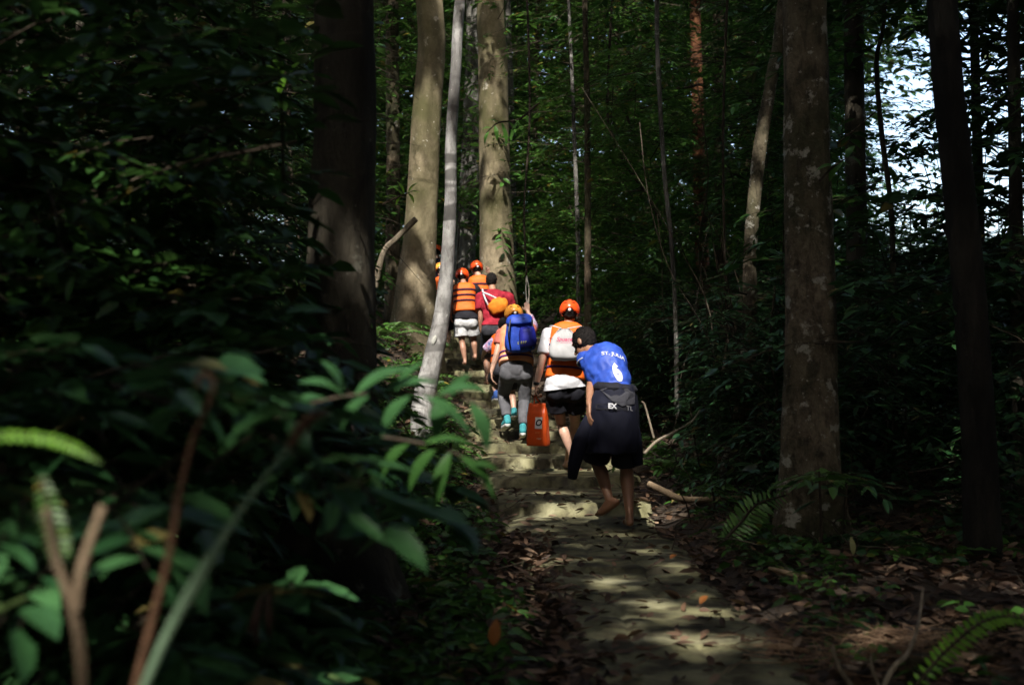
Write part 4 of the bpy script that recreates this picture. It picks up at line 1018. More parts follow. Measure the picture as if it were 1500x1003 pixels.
def vegetation():
    # gaps cut in the leaves so the sun reaches chosen spots
    for a in [(700, 425, 21.5, .8, .0), (676, 440, 21.3, .9, 0), (722, 440, 18.6, .6, .0), (752, 495, 14.9, .65, .0), (835, 450, 13.2, .25, 0), (752, 545, 14.8, .45, .0), (826, 500, 13.0, .5, .0), (806, 480, 13.1, .22, .1), (715, 605, 15.4, .6, .0), (690, 590, 16.5, .6, .0), (705, 640, 14.4, .5, .05),
              (895, 530, 10.0, .45, .0), (757, 590, 14.7, .38, .05), (722, 330, 22.6, .7, .06), (715, 170, 22.6, .4, .05), (618, 190, 20, .22, .1), (604, 400, 19.5, .28, .1), (612, 470, 19.5, .22, .1), (662, 90, 14.7, .5, .05), (656, 320, 14.6, .35, .3), (660, 220, 14.6, .4, .25),
              (560, 505, 17, 1.15, .0), (585, 500, 16.5, .6, .0), (530, 540, 16, .6, .1), (540, 10, 6.6, .13, .0), (512, 400, 6.5, .09, .1), (640, 520, 14.5, .35, .3), (1022, 170, 24, .25, .3), (1030, 330, 24, .2, .3), (640, 388, 23.6, .35, .0),
              (800, 740, 10.9, .28, .4), (760, 700, 11.8, .25, .35), (810, 700, 11.8, .22, .35), (880, 640, 13, .25, .3), (930, 850, 6.7, .22, .5), (1030, 860, 6.5, .3, .5), (1060, 945, 5.5, .25, .5), (880, 810, 7.8, .15, .5), (960, 900, 6, .2, .6), (788, 625, 13.1, .25, .1), (700, 735, 10.6, .35, .15),
              (445, 560, 2.85, .17, .0), (550, 560, 2.9, .14, .0), (640, 575, 2.95, .12, .3), (380, 620, 3.4, .35, .78), (200, 850, 3.0, .3, .75), (440, 800, 4, .35, .8), (100, 540, 4.5, .35, .7), (330, 470, 5, .3, .7), (60, 645, 2.0, .14, 0), (90, 790, 1.7, .07, 0), (262, 900, 1.8, .035, 0), (142, 765, 1.7, .05, .1), (112, 900, 1.7, .05, .3), (75, 790, 1.7, .05, .1), (620, 585, 14, .6, .1), (330, 880, 2.2, .08, 0), (415, 108, 6.0, .16, 0), (450, 618, 1.9, .015, .2),
              (1218, 478, 9, .07, .1), (1165, 320, 9, .10, .3), (1250, 418, 9.5, .05, 0), (1310, 920, 5.6, .25, .62), (1390, 950, 4.6, .16, .2), (1150, 850, 7, .25, .5), (1000, 700, 11, .4, .5), (640, 740, 9.5, .4, .5), (1185, 690, 8.6, .14, .5), (845, 290, 20, .3, .1), (820, 240, 21, .6, .2), (860, 400, 18, .4, .3), (1060, 570, 13, .5, .5), (960, 580, 14, .4, .3)]:
        shaft(*a)
    for i in range(75):      # sparkles through the thicket on the left and specks in the wood behind
        shaft(random.uniform(20, 470), random.uniform(10, 460), random.uniform(9, 19), random.uniform(.12, .42), .2)
    for i in range(50): shaft(random.uniform(60, 480), random.uniform(20, 440), random.uniform(13, 20), random.uniform(.3, .6), .15)
    for i in range(75): shaft(random.uniform(560, 1120), random.uniform(0, 420), random.uniform(22, 33), random.uniform(.35, .9), .25)

    # mostly unseen forest roof added for shade, left open along the sun shafts
    fo = Foliage()
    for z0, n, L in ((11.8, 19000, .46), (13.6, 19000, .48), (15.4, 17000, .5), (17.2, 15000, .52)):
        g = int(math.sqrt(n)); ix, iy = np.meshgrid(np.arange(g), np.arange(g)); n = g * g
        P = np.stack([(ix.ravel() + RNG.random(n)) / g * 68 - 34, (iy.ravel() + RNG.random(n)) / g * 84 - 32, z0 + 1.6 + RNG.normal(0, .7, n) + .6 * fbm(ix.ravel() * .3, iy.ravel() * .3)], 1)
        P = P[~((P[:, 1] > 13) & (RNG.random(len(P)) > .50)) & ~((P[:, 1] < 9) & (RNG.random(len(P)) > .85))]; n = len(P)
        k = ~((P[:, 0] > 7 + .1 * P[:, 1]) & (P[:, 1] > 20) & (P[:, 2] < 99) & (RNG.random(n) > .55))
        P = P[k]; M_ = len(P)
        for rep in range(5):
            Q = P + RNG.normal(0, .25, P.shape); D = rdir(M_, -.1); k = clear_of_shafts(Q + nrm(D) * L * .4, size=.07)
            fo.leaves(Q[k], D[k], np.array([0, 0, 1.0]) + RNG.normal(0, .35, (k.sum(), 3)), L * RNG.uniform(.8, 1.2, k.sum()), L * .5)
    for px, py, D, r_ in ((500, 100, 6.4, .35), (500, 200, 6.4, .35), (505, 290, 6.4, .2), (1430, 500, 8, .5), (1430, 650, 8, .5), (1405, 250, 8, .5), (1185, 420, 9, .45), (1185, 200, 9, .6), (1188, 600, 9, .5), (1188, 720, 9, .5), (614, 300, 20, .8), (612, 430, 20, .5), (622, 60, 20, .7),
                          (290, 700, 1.9, .2), (380, 720, 1.85, .2), (560, 600, 2.9, .2)):  # extra leaf clumps added up the sun rays to shade these spots
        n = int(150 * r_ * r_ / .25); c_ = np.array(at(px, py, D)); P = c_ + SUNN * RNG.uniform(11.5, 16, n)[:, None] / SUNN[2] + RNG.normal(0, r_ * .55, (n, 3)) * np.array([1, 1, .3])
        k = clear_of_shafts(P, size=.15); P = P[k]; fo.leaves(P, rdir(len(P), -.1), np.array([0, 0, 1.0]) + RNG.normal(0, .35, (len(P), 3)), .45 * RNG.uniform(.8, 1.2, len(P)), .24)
    o = fo.build('shade_canopy', [G_CANOPY]); o['kind'] = 'stuff'

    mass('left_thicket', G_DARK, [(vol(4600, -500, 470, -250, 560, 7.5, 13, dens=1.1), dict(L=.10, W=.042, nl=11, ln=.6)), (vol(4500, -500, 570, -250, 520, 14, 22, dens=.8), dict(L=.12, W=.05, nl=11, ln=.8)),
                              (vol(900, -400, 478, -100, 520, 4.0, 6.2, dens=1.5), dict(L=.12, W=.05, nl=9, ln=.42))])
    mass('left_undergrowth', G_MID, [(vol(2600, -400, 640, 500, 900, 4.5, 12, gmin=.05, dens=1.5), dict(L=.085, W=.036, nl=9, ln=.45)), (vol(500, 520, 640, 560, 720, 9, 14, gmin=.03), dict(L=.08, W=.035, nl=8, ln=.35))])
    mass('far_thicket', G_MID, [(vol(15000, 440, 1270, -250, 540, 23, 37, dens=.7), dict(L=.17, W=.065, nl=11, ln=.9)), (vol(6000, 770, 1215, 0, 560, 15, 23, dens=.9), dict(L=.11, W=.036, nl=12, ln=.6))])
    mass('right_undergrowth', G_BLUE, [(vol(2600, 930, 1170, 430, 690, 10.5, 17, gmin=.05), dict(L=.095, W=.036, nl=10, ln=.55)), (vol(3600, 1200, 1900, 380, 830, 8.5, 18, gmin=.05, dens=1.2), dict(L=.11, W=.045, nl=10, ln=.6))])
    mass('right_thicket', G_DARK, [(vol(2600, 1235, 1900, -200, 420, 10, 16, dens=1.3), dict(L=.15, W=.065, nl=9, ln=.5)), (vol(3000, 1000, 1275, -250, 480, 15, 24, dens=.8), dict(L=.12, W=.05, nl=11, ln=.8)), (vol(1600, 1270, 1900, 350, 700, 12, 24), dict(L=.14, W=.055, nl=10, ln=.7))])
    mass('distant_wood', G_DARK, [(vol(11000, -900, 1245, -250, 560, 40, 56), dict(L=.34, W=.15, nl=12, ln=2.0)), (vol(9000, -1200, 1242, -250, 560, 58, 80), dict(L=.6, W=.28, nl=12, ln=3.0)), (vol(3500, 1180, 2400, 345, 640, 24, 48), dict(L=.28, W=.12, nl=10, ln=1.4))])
    for box, n_, r_, zt in (((440, 1270, 0, 540, 18, 34), 60, (.006, .02), (3, 9)), ((-300, 480, 0, 540, 9, 20), 60, (.006, .022), (2, 6)), ((930, 1500, 300, 700, 10, 18), 90, (.004, .014), (1, 4))):
        o = stems_in('stems', TWIG, n_, box, r_, zt).build('understorey_stems', [TWIG]); o['kind'] = 'stuff'
    def crosses(q):
        px, py = proj(np.array([tuple(v) for v in q])); return bool((((px > 560) & (px < 948) & (py > 330)) | ((px > 1135) & (px < 1230) & (py < 640))).any())
    tg = Tubes()
    for i in range(70):
        p = at(random.uniform(940, 1250), random.uniform(560, 720), random.uniform(11, 16)); p.z = gz(p.x, p.y); q = [p]; d = V((random.gauss(0, .35), random.gauss(0, .3), 1)); h = random.uniform(.8, 4.5)
        for k in range(5): d = (d + V((random.gauss(0, .35), random.gauss(0, .3), random.gauss(-.02, .15)))).normalized(); q.append(q[-1] + d * h / 5)
        if crosses(q): continue
        r_ = random.uniform(.003, .010); tg.add(q, [r_, r_ * .5], seg=5, n=22, rough=.1)
    for i in range(60):
        p = at(random.uniform(930, 1260), random.uniform(640, 780), random.uniform(8, 13)); p.z = gz(p.x, p.y) + .05; q = [p]; d = V((random.gauss(0, 1), random.gauss(0, .6), .5)).normalized()
        for k in range(3): d = (d + V((random.gauss(0, .4), random.gauss(0, .4), random.gauss(-.05, .2)))).normalized(); q.append(q[-1] + d * random.uniform(.08, .25))
        if not crosses(q): tg.add(q, [.006, .0025], seg=5, n=14, rough=.1)
    o = tg.build('twig_tangle', barkmat('tangle_bark', (.07, .055, .04), (.22, .18, .14), scale=20, bstr=.2)); o['kind'] = 'stuff'
    mass('near_undergrowth', G_BLUE, [(vol(420, -250, 470, 500, 1000, 2.6, 4.6, gmin=.02, dens=1.2), dict(L=.13, W=.052, nl=8, ln=.26)), (vol(300, -250, 540, 430, 700, 4.2, 6.2, gmin=.02), dict(L=.12, W=.05, nl=8, ln=.34))])
    # unseen wood behind the viewpoint, added to keep sky light out
    fo = Foliage(); n = 14000; a = RNG.uniform(math.pi * .93, math.pi * 2.07, n); r_ = RNG.uniform(11, 17, n); P = np.stack([np.cos(a) * r_, np.sin(a) * r_ - 2, RNG.uniform(.2, 12, n)], 1)
    fo.twigs(P, rdir(n), 1.3, 9, .34, .16, stick=.006); o = fo.build('shade_wood_behind', [G_DARK, TWIG]); o['kind'] = 'stuff'
    fo = Foliage()  # unseen leaf walls on both sides, added to block low sky light
    for sg in (-1, 1):
        n = 8000; P = np.stack([sg * RNG.uniform(9, 16, n), RNG.uniform(-8, 16, n), RNG.uniform(.2, 12, n)], 1); px, py = proj(P); k = ~((P[:, 1] > 0) & (px > -300) & (px < 1750)); P = P[k]
        fo.twigs(P, rdir(len(P)), 1.3, 9, .34, .16, stick=.006)
    o = fo.build('shade_wood_beside', [G_DARK, TWIG]); o['kind'] = 'stuff'

    # dead leaves
    fo = Foliage()
    def litter(n, x0, x1, y0, y1, on_path=False, L=.10):
        y = y0 + (y1 - y0) * RNG.random(n) ** 1.3; x = RNG.uniform(x0, x1, n)
        if on_path: x = xc(y) + (RNG.uniform(-1, 1, n) if on_path != 'left' else -1.05 + RNG.exponential(.17, n)) * hw(y) * .98; z = tread(x, y) + .006
        else:
            e = np.abs(x - xc(y)) - hw(y); k = (e > -.12 * RNG.random(n)) ; x, y = x[k], y[k]; z = np.maximum(ground(x, y), np.where(np.abs(x - xc(y)) < hw(y), tread(x, y), -9)) + RNG.uniform(.0, .05, len(x))
        n = len(x); D = rdir(n, .08); D[:, 2] *= .6; N = np.array([0, 0, 1.0]) + RNG.normal(0, .5, (n, 3))
        fo.leaves(np.stack([x, y, z], 1), D, N, L * RNG.uniform(.5, 1.3, n), L * RNG.uniform(.25, .5, n), fold=.5, tip=-.08)
    litter(9000, -3.2, 4.2, 3.2, 9); litter(8000, -3, 4, 8, 18); litter(2500, -2.5, 3, 16, 26); litter(380, 0, 0, 3.6, 12, True, .08); litter(600, 0, 0, 3.6, 9.5, 'left', .09); litter(4000, -2.4, 3.4, 3.4, 10, L=.075); litter(350, 0, 0, 11, 22, True, .085)
    n = 1500; y = 3.4 + 13 * RNG.random(n); x = xc(y) + RNG.choice([-1, 1], n) * (hw(y) + RNG.uniform(-.1, 2.4, n)); A_ = np.stack([x, y, ground(x, y) + .02], 1); B_ = A_ + rdir(n, .12) * RNG.uniform(.1, .5, (n, 1))
    fo.add(stick_arrays(A_, B_, RNG.uniform(.002, .005, n), .002), 1)
    o = fo.build('leaf_litter', [LITTER, TWIG]); o['kind'] = 'stuff'
    # ground cover seedlings
    P = vol(1, 0, 1, 0, 1, 5, 6)
    n = 900; y = RNG.uniform(4, 18, n); sg = RNG.choice([-1, -1, 1], n); x = xc(y) + sg * (hw(y) + .25 + RNG.exponential(.9, n)); k = ~((y < 7.2) & (x > 0) & (RNG.random(n) > .25)); x, y = x[k], y[k]; n = len(x); P = np.stack([x, y, ground(x, y) + .03], 1)
    fo = Foliage()
    for up in (.9, .6, .8): fo.twigs(P, rdir(n, up), .26, 6, .08, .034, droop=.45, stick=.002)
    o = fo.build('ground_plants', [G_MID, TWIG]); o['kind'] = 'stuff'

def trees():
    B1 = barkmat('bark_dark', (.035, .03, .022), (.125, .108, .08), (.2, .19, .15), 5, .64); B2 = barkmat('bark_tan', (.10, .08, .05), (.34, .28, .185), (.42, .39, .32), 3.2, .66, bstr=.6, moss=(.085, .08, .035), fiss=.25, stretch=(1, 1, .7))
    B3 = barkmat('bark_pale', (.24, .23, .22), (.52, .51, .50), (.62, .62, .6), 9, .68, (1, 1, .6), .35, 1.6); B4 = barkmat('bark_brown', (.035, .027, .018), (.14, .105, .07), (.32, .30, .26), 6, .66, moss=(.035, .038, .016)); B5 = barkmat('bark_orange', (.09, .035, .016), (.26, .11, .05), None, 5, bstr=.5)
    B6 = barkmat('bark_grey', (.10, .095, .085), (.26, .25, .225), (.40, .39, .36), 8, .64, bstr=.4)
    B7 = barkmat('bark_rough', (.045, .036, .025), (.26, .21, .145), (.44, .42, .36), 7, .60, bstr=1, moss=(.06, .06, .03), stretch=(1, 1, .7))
    tree('forest_tree', 'big dark blurred trunk nearest the viewer, its buttress spreading towards the lower left', [(492, 900, 6.4), (496, 760, 6.45), (500, 560, 6.5), (502, 300, 6.5), (505, 0, 6.5)], [170, 120, 100, 95, 88], B1, lean=(-.2, .2), crad=(1.3, 1.3, 1.5), limbs=3, rough=.03, flare=.5, fh=.5, lobes=3, lob=.5, seed=.5)
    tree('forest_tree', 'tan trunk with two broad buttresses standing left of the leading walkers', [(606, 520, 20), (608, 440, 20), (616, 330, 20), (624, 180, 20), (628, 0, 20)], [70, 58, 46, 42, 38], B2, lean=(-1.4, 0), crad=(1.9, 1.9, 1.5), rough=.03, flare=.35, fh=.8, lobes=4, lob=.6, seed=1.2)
    e = tree('slim_tree', 'slim pale grey trunk leaning over the left edge of the path with white lichen spots', [(619, 600, 14.4), (632, 535, 14.5), (646, 470, 14.6), (654, 400, 14.6), (660, 300, 14.6), (661, 200, 14.6), (668, 100, 14.6), (674, 0, 14.6)], [34, 29, 25, 21, 18, 17, 16, 16], B3, z=10, lean=(.5, 0), crown=90, crad=(1.4, 1.4, 1), rough=.02, bumps=.04, seed=3)
    bm = bmesh.new()
    for px, py, w_, h_ in ((636, 498, .026, .055), (633, 525, .034, .075)):
        prim_ell(bm, at(px, py, 14.455), (w_, .02, h_), (V((1, 0, 0)), V((0, 1, 0)), V((.25, 0, 1)).normalized()), 16)
    me = bpy.data.meshes.new('lichen'); bm.to_mesh(me); bm.free(); link('lichen', me, cloth('lichen', (.5, .5, .46), (.4, .4, .36)), e)
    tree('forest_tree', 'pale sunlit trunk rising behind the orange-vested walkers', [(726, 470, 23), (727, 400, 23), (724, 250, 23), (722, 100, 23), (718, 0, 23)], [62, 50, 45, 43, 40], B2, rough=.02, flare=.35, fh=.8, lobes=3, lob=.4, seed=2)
    tree('forest_tree', 'grey trunk between the slim leaning tree and the pale sunlit trunk', [(678, 440, 28), (684, 330, 28), (690, 200, 28), (694, 60, 28)], [32, 29, 26, 24], B6, rough=.02)
    tree('slim_tree', 'straight thin brown trunk behind the white-shirted walker, bare to the top', [(861, 520, 18), (861, 300, 18), (860, 150, 18), (857, 0, 18)], [11, 9.5, 9, 8], B4, z=10, crown=60, crad=(1.3, 1.3, .9), limbs=3, rough=.04, seg=12)
    sapling('sapling', 'thin pale sapling with a side branch left of the straight thin trunk', [(848, 470, 20), (846, 330, 20), (842, 220, 20), (837, 90, 20), (832, -20, 20)], [7, 6.5, 6, 5, 4], B6, G_MID, 26, .7, .45, 1, z=8)
    tree('forest_tree', 'orange-brown trunk catching the light deep in the right-hand wood', [(1030, 560, 24), (1030, 420, 24), (1026, 300, 24), (1022, 150, 24), (1018, 0, 24)], [24, 21, 20, 18, 16], B5, rough=.04, seg=16)
    tree('forest_tree', 'dark slender trunk just right of the orange-brown trunk', [(1062, 560, 22), (1056, 300, 22), (1052, 0, 22)], [20, 18, 16], B4, rough=.04, seg=16)
    tree('forest_tree', 'leaning spotted trunk with hanging roots left of the big right-hand trunk', [(1078, 695, 12), (1088, 610, 12), (1098, 500, 12), (1100, 360, 12), (1112, 230, 12.1), (1130, 120, 12.2), (1148, 0, 12.3)], [42, 28, 22, 20, 20, 18, 17], B7, z=10, lean=(.6, 0), crown=90, crad=(1.6, 1.6, 1), rough=.05, flare=.3, fh=.3, lobes=3, lob=.5, seg=18)
    tree('forest_tree', 'big rough brown trunk with lichen patches right of the path', [(1190, 800, 9), (1187, 680, 9), (1188, 500, 9), (1183, 250, 9), (1178, 0, 9)], [98, 88, 78, 72, 68], B7, lean=(-.2, 0), rough=.035, flare=.4, fh=.35, lobes=4, lob=.5, seed=4, seg=30)
    tree('forest_tree', 'dark trunk close behind the big rough trunk on its right', [(1262, 700, 14), (1256, 400, 14), (1250, 0, 14)], [34, 31, 28], B1, rough=.04)
    tree('forest_tree', 'dark smooth trunk leaning left near the right edge, silhouetted against the sky', [(1442, 860, 8), (1434, 650, 8), (1420, 430, 8), (1400, 230, 8), (1380, 0, 8)], [58, 50, 48, 46, 44], barkmat('bark_shaded', (.012, .011, .009), (.045, .04, .032), None, 5), lean=(-.5, 0), rough=.02)  # bark colour darkened to stand in for shade on this trunk
    tree('slim_tree', 'thin dark trunk between sky gaps at the far right', [(1440, 640, 15), (1434, 300, 15), (1426, 0, 15)], [17, 15, 13], B1, z=10, crown=60, crad=(1.3, 1.3, .9), limbs=3, rough=.05, seg=12)
    tree('slim_tree', 'thin black trunk hugging the right border of the picture', [(1494, 640, 11), (1488, 300, 11), (1484, 0, 11)], [22, 20, 18], B1, z=10, crown=60, crad=(1.3, 1.3, .9), limbs=3, rough=.05, seg=12)
    tree('slim_tree', 'crooked branching stem in front of the bright sky patch', [(1310, 520, 13), (1306, 320, 13), (1292, 200, 13), (1284, 90, 13), (1296, 0, 13)], [10, 8, 8, 7, 6], B1, z=9, crown=50, crad=(1.2, 1.2, .8), limbs=3, rough=.05, seg=10)
    tree('slim_tree', 'thin trunk right behind the pale sunlit trunk, lit on one edge', [(752, 440, 26), (750, 200, 26), (744, 0, 26)], [10, 9, 8], B6, rough=.03, seg=12, crown=60)
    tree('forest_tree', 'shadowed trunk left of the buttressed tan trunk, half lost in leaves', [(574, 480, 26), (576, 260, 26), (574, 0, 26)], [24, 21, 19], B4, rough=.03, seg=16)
    for px, D, w_ in ((120, 15, 22), (238, 18, 14), (305, 20, 12), (420, 17, 16), (30, 12, 20)):
        tree('thicket_tree', 'dark trunk half buried in the leaf thicket on the left', [(px + 8, 560, D), (px + 3, 300, D), (px, 0, D)], [w_, w_ * .9, w_ * .8], B1, z=11, crown=50, limbs=3, group='dark trunks in the left thicket', rough=.04, seg=12)
    for px, D, w_ in ((788, 33, 9), (905, 30, 8), (936, 34, 10), (1100, 31, 12), (1132, 28, 10)):
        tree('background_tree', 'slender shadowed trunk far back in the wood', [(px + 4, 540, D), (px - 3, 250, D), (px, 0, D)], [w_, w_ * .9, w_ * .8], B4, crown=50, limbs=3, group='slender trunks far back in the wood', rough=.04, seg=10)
    # hanging and climbing stems
    for lab, pts, w_ in (('thin wavy climbing stem rising beside the right-hand ferns', [(992, 610, 14), (990, 480, 14), (984, 360, 14), (974, 260, 14), (967, 150, 14), (962, 0, 14)], 7),
                         ('curved hanging vine sweeping from upper left towards the climbing stem', [(890, 130, 19), (898, 200, 19), (915, 240, 19), (950, 290, 19), (968, 330, 19)], 4),
                         ('looping vine arching across the wood above the white-shirted walker', [(928, 200, 20), (915, 150, 20), (935, 125, 20), (975, 130, 20), (1020, 125, 20), (1060, 100, 20)], 4),
                         ('straight hanging root touching the leaning spotted trunk', [(1062, 90, 13), (1060, 300, 13), (1064, 480, 13), (1058, 560, 13)], 4),
                         ('pale crooked root hanging between leaning trunk and big rough trunk', [(1118, 560, 11.5), (1124, 610, 11.5), (1110, 660, 11.5), (1114, 700, 11.5)], 5),
                         ('thin bent vine left of the big rough trunk', [(1135, 420, 11), (1128, 520, 11), (1138, 590, 11), (1106, 690, 11)], 4)):
        z = lab.startswith('thin wavy') or lab.startswith('straight'); W_ = [at(*p) for p in pts]; D = pts[0][2]
        if pts[0][1] < pts[-1][1] and pts[0][1] < 300: W_ = [V((W_[0].x + .2, W_[0].y, 9))] + W_
        elif pts[-1][1] < 150: W_ = W_ + [V((W_[-1].x, W_[-1].y, 9))]
        e = Tubes().add(W_, [w_ * D / F / 2] * 2, seg=7, n=len(W_) * 12, rough=.1).build('vine', B6 if 'pale' in lab or 'wavy' in lab else TWIG, None, W_[-1]); tag(e, lab, 'vine')

def details():
    S_ = lambda name, lab, cat, pts, w_, mat, D=None, **k: tag(Tubes().add([at(*p) for p in pts], [q * p[2] / F / 2 for q, p in zip(w_, pts)], seg=k.get('seg', 9), n=len(pts) * 9, rough=.06, bumps=k.get('bumps', 0)).build(name, mat, None, at(*pts[0])), lab, cat)
    STEMB = barkmat('stem_brown', (.06, .03, .016), (.17, .09, .05), scale=14, bstr=.3); CANE = barkmat('cane_green', (.12, .2, .11), (.3, .42, .28), scale=9, bstr=.2); WOODP = barkmat('bare_wood', (.16, .11, .065), (.36, .27, .18), scale=12, bstr=.3)
    # bottom left, out of focus
    e = S_('cut_stump', 'blurred cut sapling stump forking into two stubs in the lower left corner', 'stump', [(120, 1060, 1.7), (118, 960, 1.7), (106, 890, 1.7), (82, 820, 1.7), (66, 745, 1.68)], [18, 17, 15, 13, 10], WOODP)
    Tubes().add([at(110, 900, 1.7), at(120, 830, 1.71), at(150, 742, 1.73)], [.007, .0065, .0055], seg=9, n=16, rough=.05).build('stub', WOODP, e)
    e = S_('fern_crozier', 'reddish brown curled fern stalk standing out of focus on the left', 'fern stalk', [(180, 1080, 1.9), (215, 940, 1.9), (246, 820, 1.9), (264, 720, 1.9), (284, 640, 1.9), (306, 590, 1.9), (313, 566, 1.9), (308, 552, 1.9), (296, 549, 1.9), (288, 560, 1.9), (294, 568, 1.89)], [15, 14, 12, 10, 8, 8, 9, 9, 8, 7, 4], STEMB)
    e = S_('green_cane', 'pale green jointed cane slanting out of focus up from the bottom edge', 'cane', [(205, 1020, 1.8), (245, 930, 1.8), (290, 850, 1.8), (345, 760, 1.82), (395, 690, 1.84), (428, 650, 1.86)], [15, 15, 14, 11, 8, 5], CANE, bumps=.5)
    Tubes().add([at(424, 656, 1.86), at(440, 628, 1.87), at(462, 608, 1.88), (at(482, 604, 1.9))], [.006, .009, .007, .003], seg=9, n=20, rough=.12).build('bud', STEMB, e)
    f = lambda name, lab, pts, w_, mat, L, nl, nw: None
    def frond(name, lab, pts, leaf, L, W, nl, w_=5, side=1):
        P = spline([at(*p) for p in pts], nl); T = nrm(np.gradient(P, axis=0)); D = pts[0][2]
        e = Tubes().add([at(*p) for p in pts], [w_ * D / F / 2, w_ * D / F / 4], seg=7, n=24).build(name, TWIG, None, at(*pts[0])); tag(e, lab, 'fern')
        N = np.array([[.1, -.65, .75]]); fo = Foliage()
        for s_ in (-1, 1):
            sd = nrm(np.cross(T, N)) * s_; fade = np.sin(np.pi * np.linspace(.12, .97, nl)) ** .6
            dd = nrm(sd * .93 + T * .35 + RNG.normal(0, .06, P.shape)); fo.leaves(P, dd, N + RNG.normal(0, .12, P.shape), L * fade, W * fade)
        fo.build('pinnae', [leaf, TWIG], e); return e
    frond('fern_frond', 'lime green blurred fern frond entering at the left edge', [(-90, 668, 2.0), (-10, 640, 2.0), (60, 640, 2.02), (110, 655, 2.03), (148, 676, 2.05)], G_LIME, .016, .009, 26)
    frond('fern_frond', 'pale washed-out fern frond hanging above the cut stump', [(60, 700, 1.85), (74, 750, 1.8), (86, 800, 1.75), (92, 836, 1.72)], G_PALE, .020, .007, 16)
    frond('fern_frond', 'bright green fern frond arching in from the lower right corner', [(1320, 1030, 4.4), (1365, 975, 4.4), (1400, 940, 4.4), (1440, 910, 4.42), (1480, 903, 4.45), (1530, 915, 4.5)], G_LIME, .05, .022, 27)
    frond('fern_frond', 'small green frond leaning over the litter left of the big rough trunk', [(1062, 790, 8.4), (1085, 765, 8.4), (1110, 738, 8.4), (1150, 725, 8.45)], G_FERN, .13, .03, 18)
    def branch(name, lab, stem, w_, leaves, leaf, sag=.12, nh=V((0, -.45, 1))):
        e = Tubes().add([at(*p) for p in stem], [w_ * stem[0][2] / F / 2, w_ * stem[0][2] / F / 5], seg=8, n=len(stem) * 8).build(name, TWIG, None, at(*stem[0])); tag(e, lab, 'branch')
        for x0, y0, x1, y1, ww, D, *dd in leaves:
            fo = Foliage(); blade(fo, at(x0, y0, D), at(x1, y1, D + (dd[0] if dd else 0)), ww * D / F, nh, sag); fo.build('leaf', [leaf], e)
        return e
    branch('leafy_branch', 'blurred branch of broad green leaves hanging across the left foreground', [(300, 690, 2.7), (380, 630, 2.8), (460, 590, 2.9), (560, 575, 2.95), (660, 580, 3.0), (720, 600, 3.0)], 7,
           [(480, 585, 424, 596, 26, 2.85, -.05), (500, 580, 470, 528, 34, 2.85, -.03), (520, 578, 606, 540, 30, 2.9, .05), (505, 582, 438, 560, 34, 2.82, -.05), (560, 578, 640, 560, 28, 2.95), (600, 580, 560, 640, 30, 2.9), (640, 580, 712, 572, 30, 2.95), (660, 582, 690, 548, 26, 3.0), (690, 590, 714, 660, 26, 2.95),
            (650, 580, 640, 640, 28, 2.95), (620, 580, 690, 640, 26, 2.9), (540, 580, 500, 630, 28, 2.8), (460, 592, 400, 640, 30, 2.8), (440, 600, 390, 610, 26, 2.75), (420, 612, 360, 670, 28, 2.75), (580, 578, 620, 530, 22, 2.98)], G_BLUE)
    branch('leafy_branch', 'dark long-leaved spray hanging in front of the left edge of the path', [(560, 640, 3.2), (620, 650, 3.2), (670, 665, 3.2), (700, 690, 3.2)], 6,
           [(620, 650, 690, 650, 22, 3.2), (640, 655, 600, 720, 26, 3.2), (670, 665, 724, 730, 24, 3.2), (690, 680, 730, 690, 20, 3.2), (600, 648, 560, 700, 26, 3.2), (660, 662, 640, 740, 24, 3.2)], G_DARK)
    branch('leafy_branch', 'small sunlit green spray high beside the big blurred trunk', [(300, 140, 6), (360, 118, 6), (400, 108, 6), (430, 112, 6)], 5,
           [(410, 110, 372, 98, 18, 6), (415, 110, 400, 88, 14, 6), (425, 112, 442, 90, 14, 6.05), (430, 112, 462, 118, 16, 6), (420, 112, 410, 142, 16, 5.95), (400, 108, 366, 116, 14, 6)], G_LIME)
    branch('leafy_branch', 'bright narrow-leaved spray above the broken branch by the buttressed trunk', [(560, 300, 17), (580, 290, 17), (600, 282, 17)], 4,
           [(590, 286, 566, 272, 7, 17), (592, 285, 582, 266, 6, 17), (598, 283, 612, 268, 7, 17), (600, 282, 614, 282, 7, 17), (598, 283, 606, 298, 6, 17), (588, 288, 580, 302, 6, 17), (584, 289, 560, 290, 6, 17)], G_LIME)
    branch('leafy_branch', 'leaf cluster hanging before the pale sunlit trunk and shading it', [(790, 150, 22.2), (760, 175, 22.2), (730, 180, 22.1), (712, 195, 22.1)], 4,
           [(760, 176, 748, 210, 7, 22.1), (745, 178, 756, 200, 6, 22.1), (730, 180, 716, 176, 7, 22.1), (735, 180, 742, 214, 7, 22.1), (720, 188, 706, 190, 7, 22.1), (716, 192, 710, 212, 6, 22.1), (725, 184, 728, 206, 7, 22.05), (770, 168, 776, 190, 7, 22.2), (755, 176, 768, 206, 6, 22.1)], G_MID)
    branch('leafy_branch', 'few dark oval leaves hanging before the dark trunk right of the big rough trunk', [(1200, 265, 8.6), (1220, 245, 8.6), (1245, 228, 8.6)], 4,
           [(1235, 236, 1215, 266, 16, 8.6), (1240, 232, 1252, 214, 14, 8.6), (1225, 243, 1196, 250, 14, 8.6), (1245, 230, 1262, 246, 13, 8.6)], G_MID)
    # plants right of the path
    sapling('seedling', 'young broad-leaved seedling in front of the base of the big rough trunk', [(1204, 830, 8.3), (1202, 740, 8.3), (1200, 690, 8.3)], [5, 4, 3], TWIG, G_FERN, 9, .26, .8, 1, L=.12, W=.04, nl=5, cat='seedling', shafts=False)
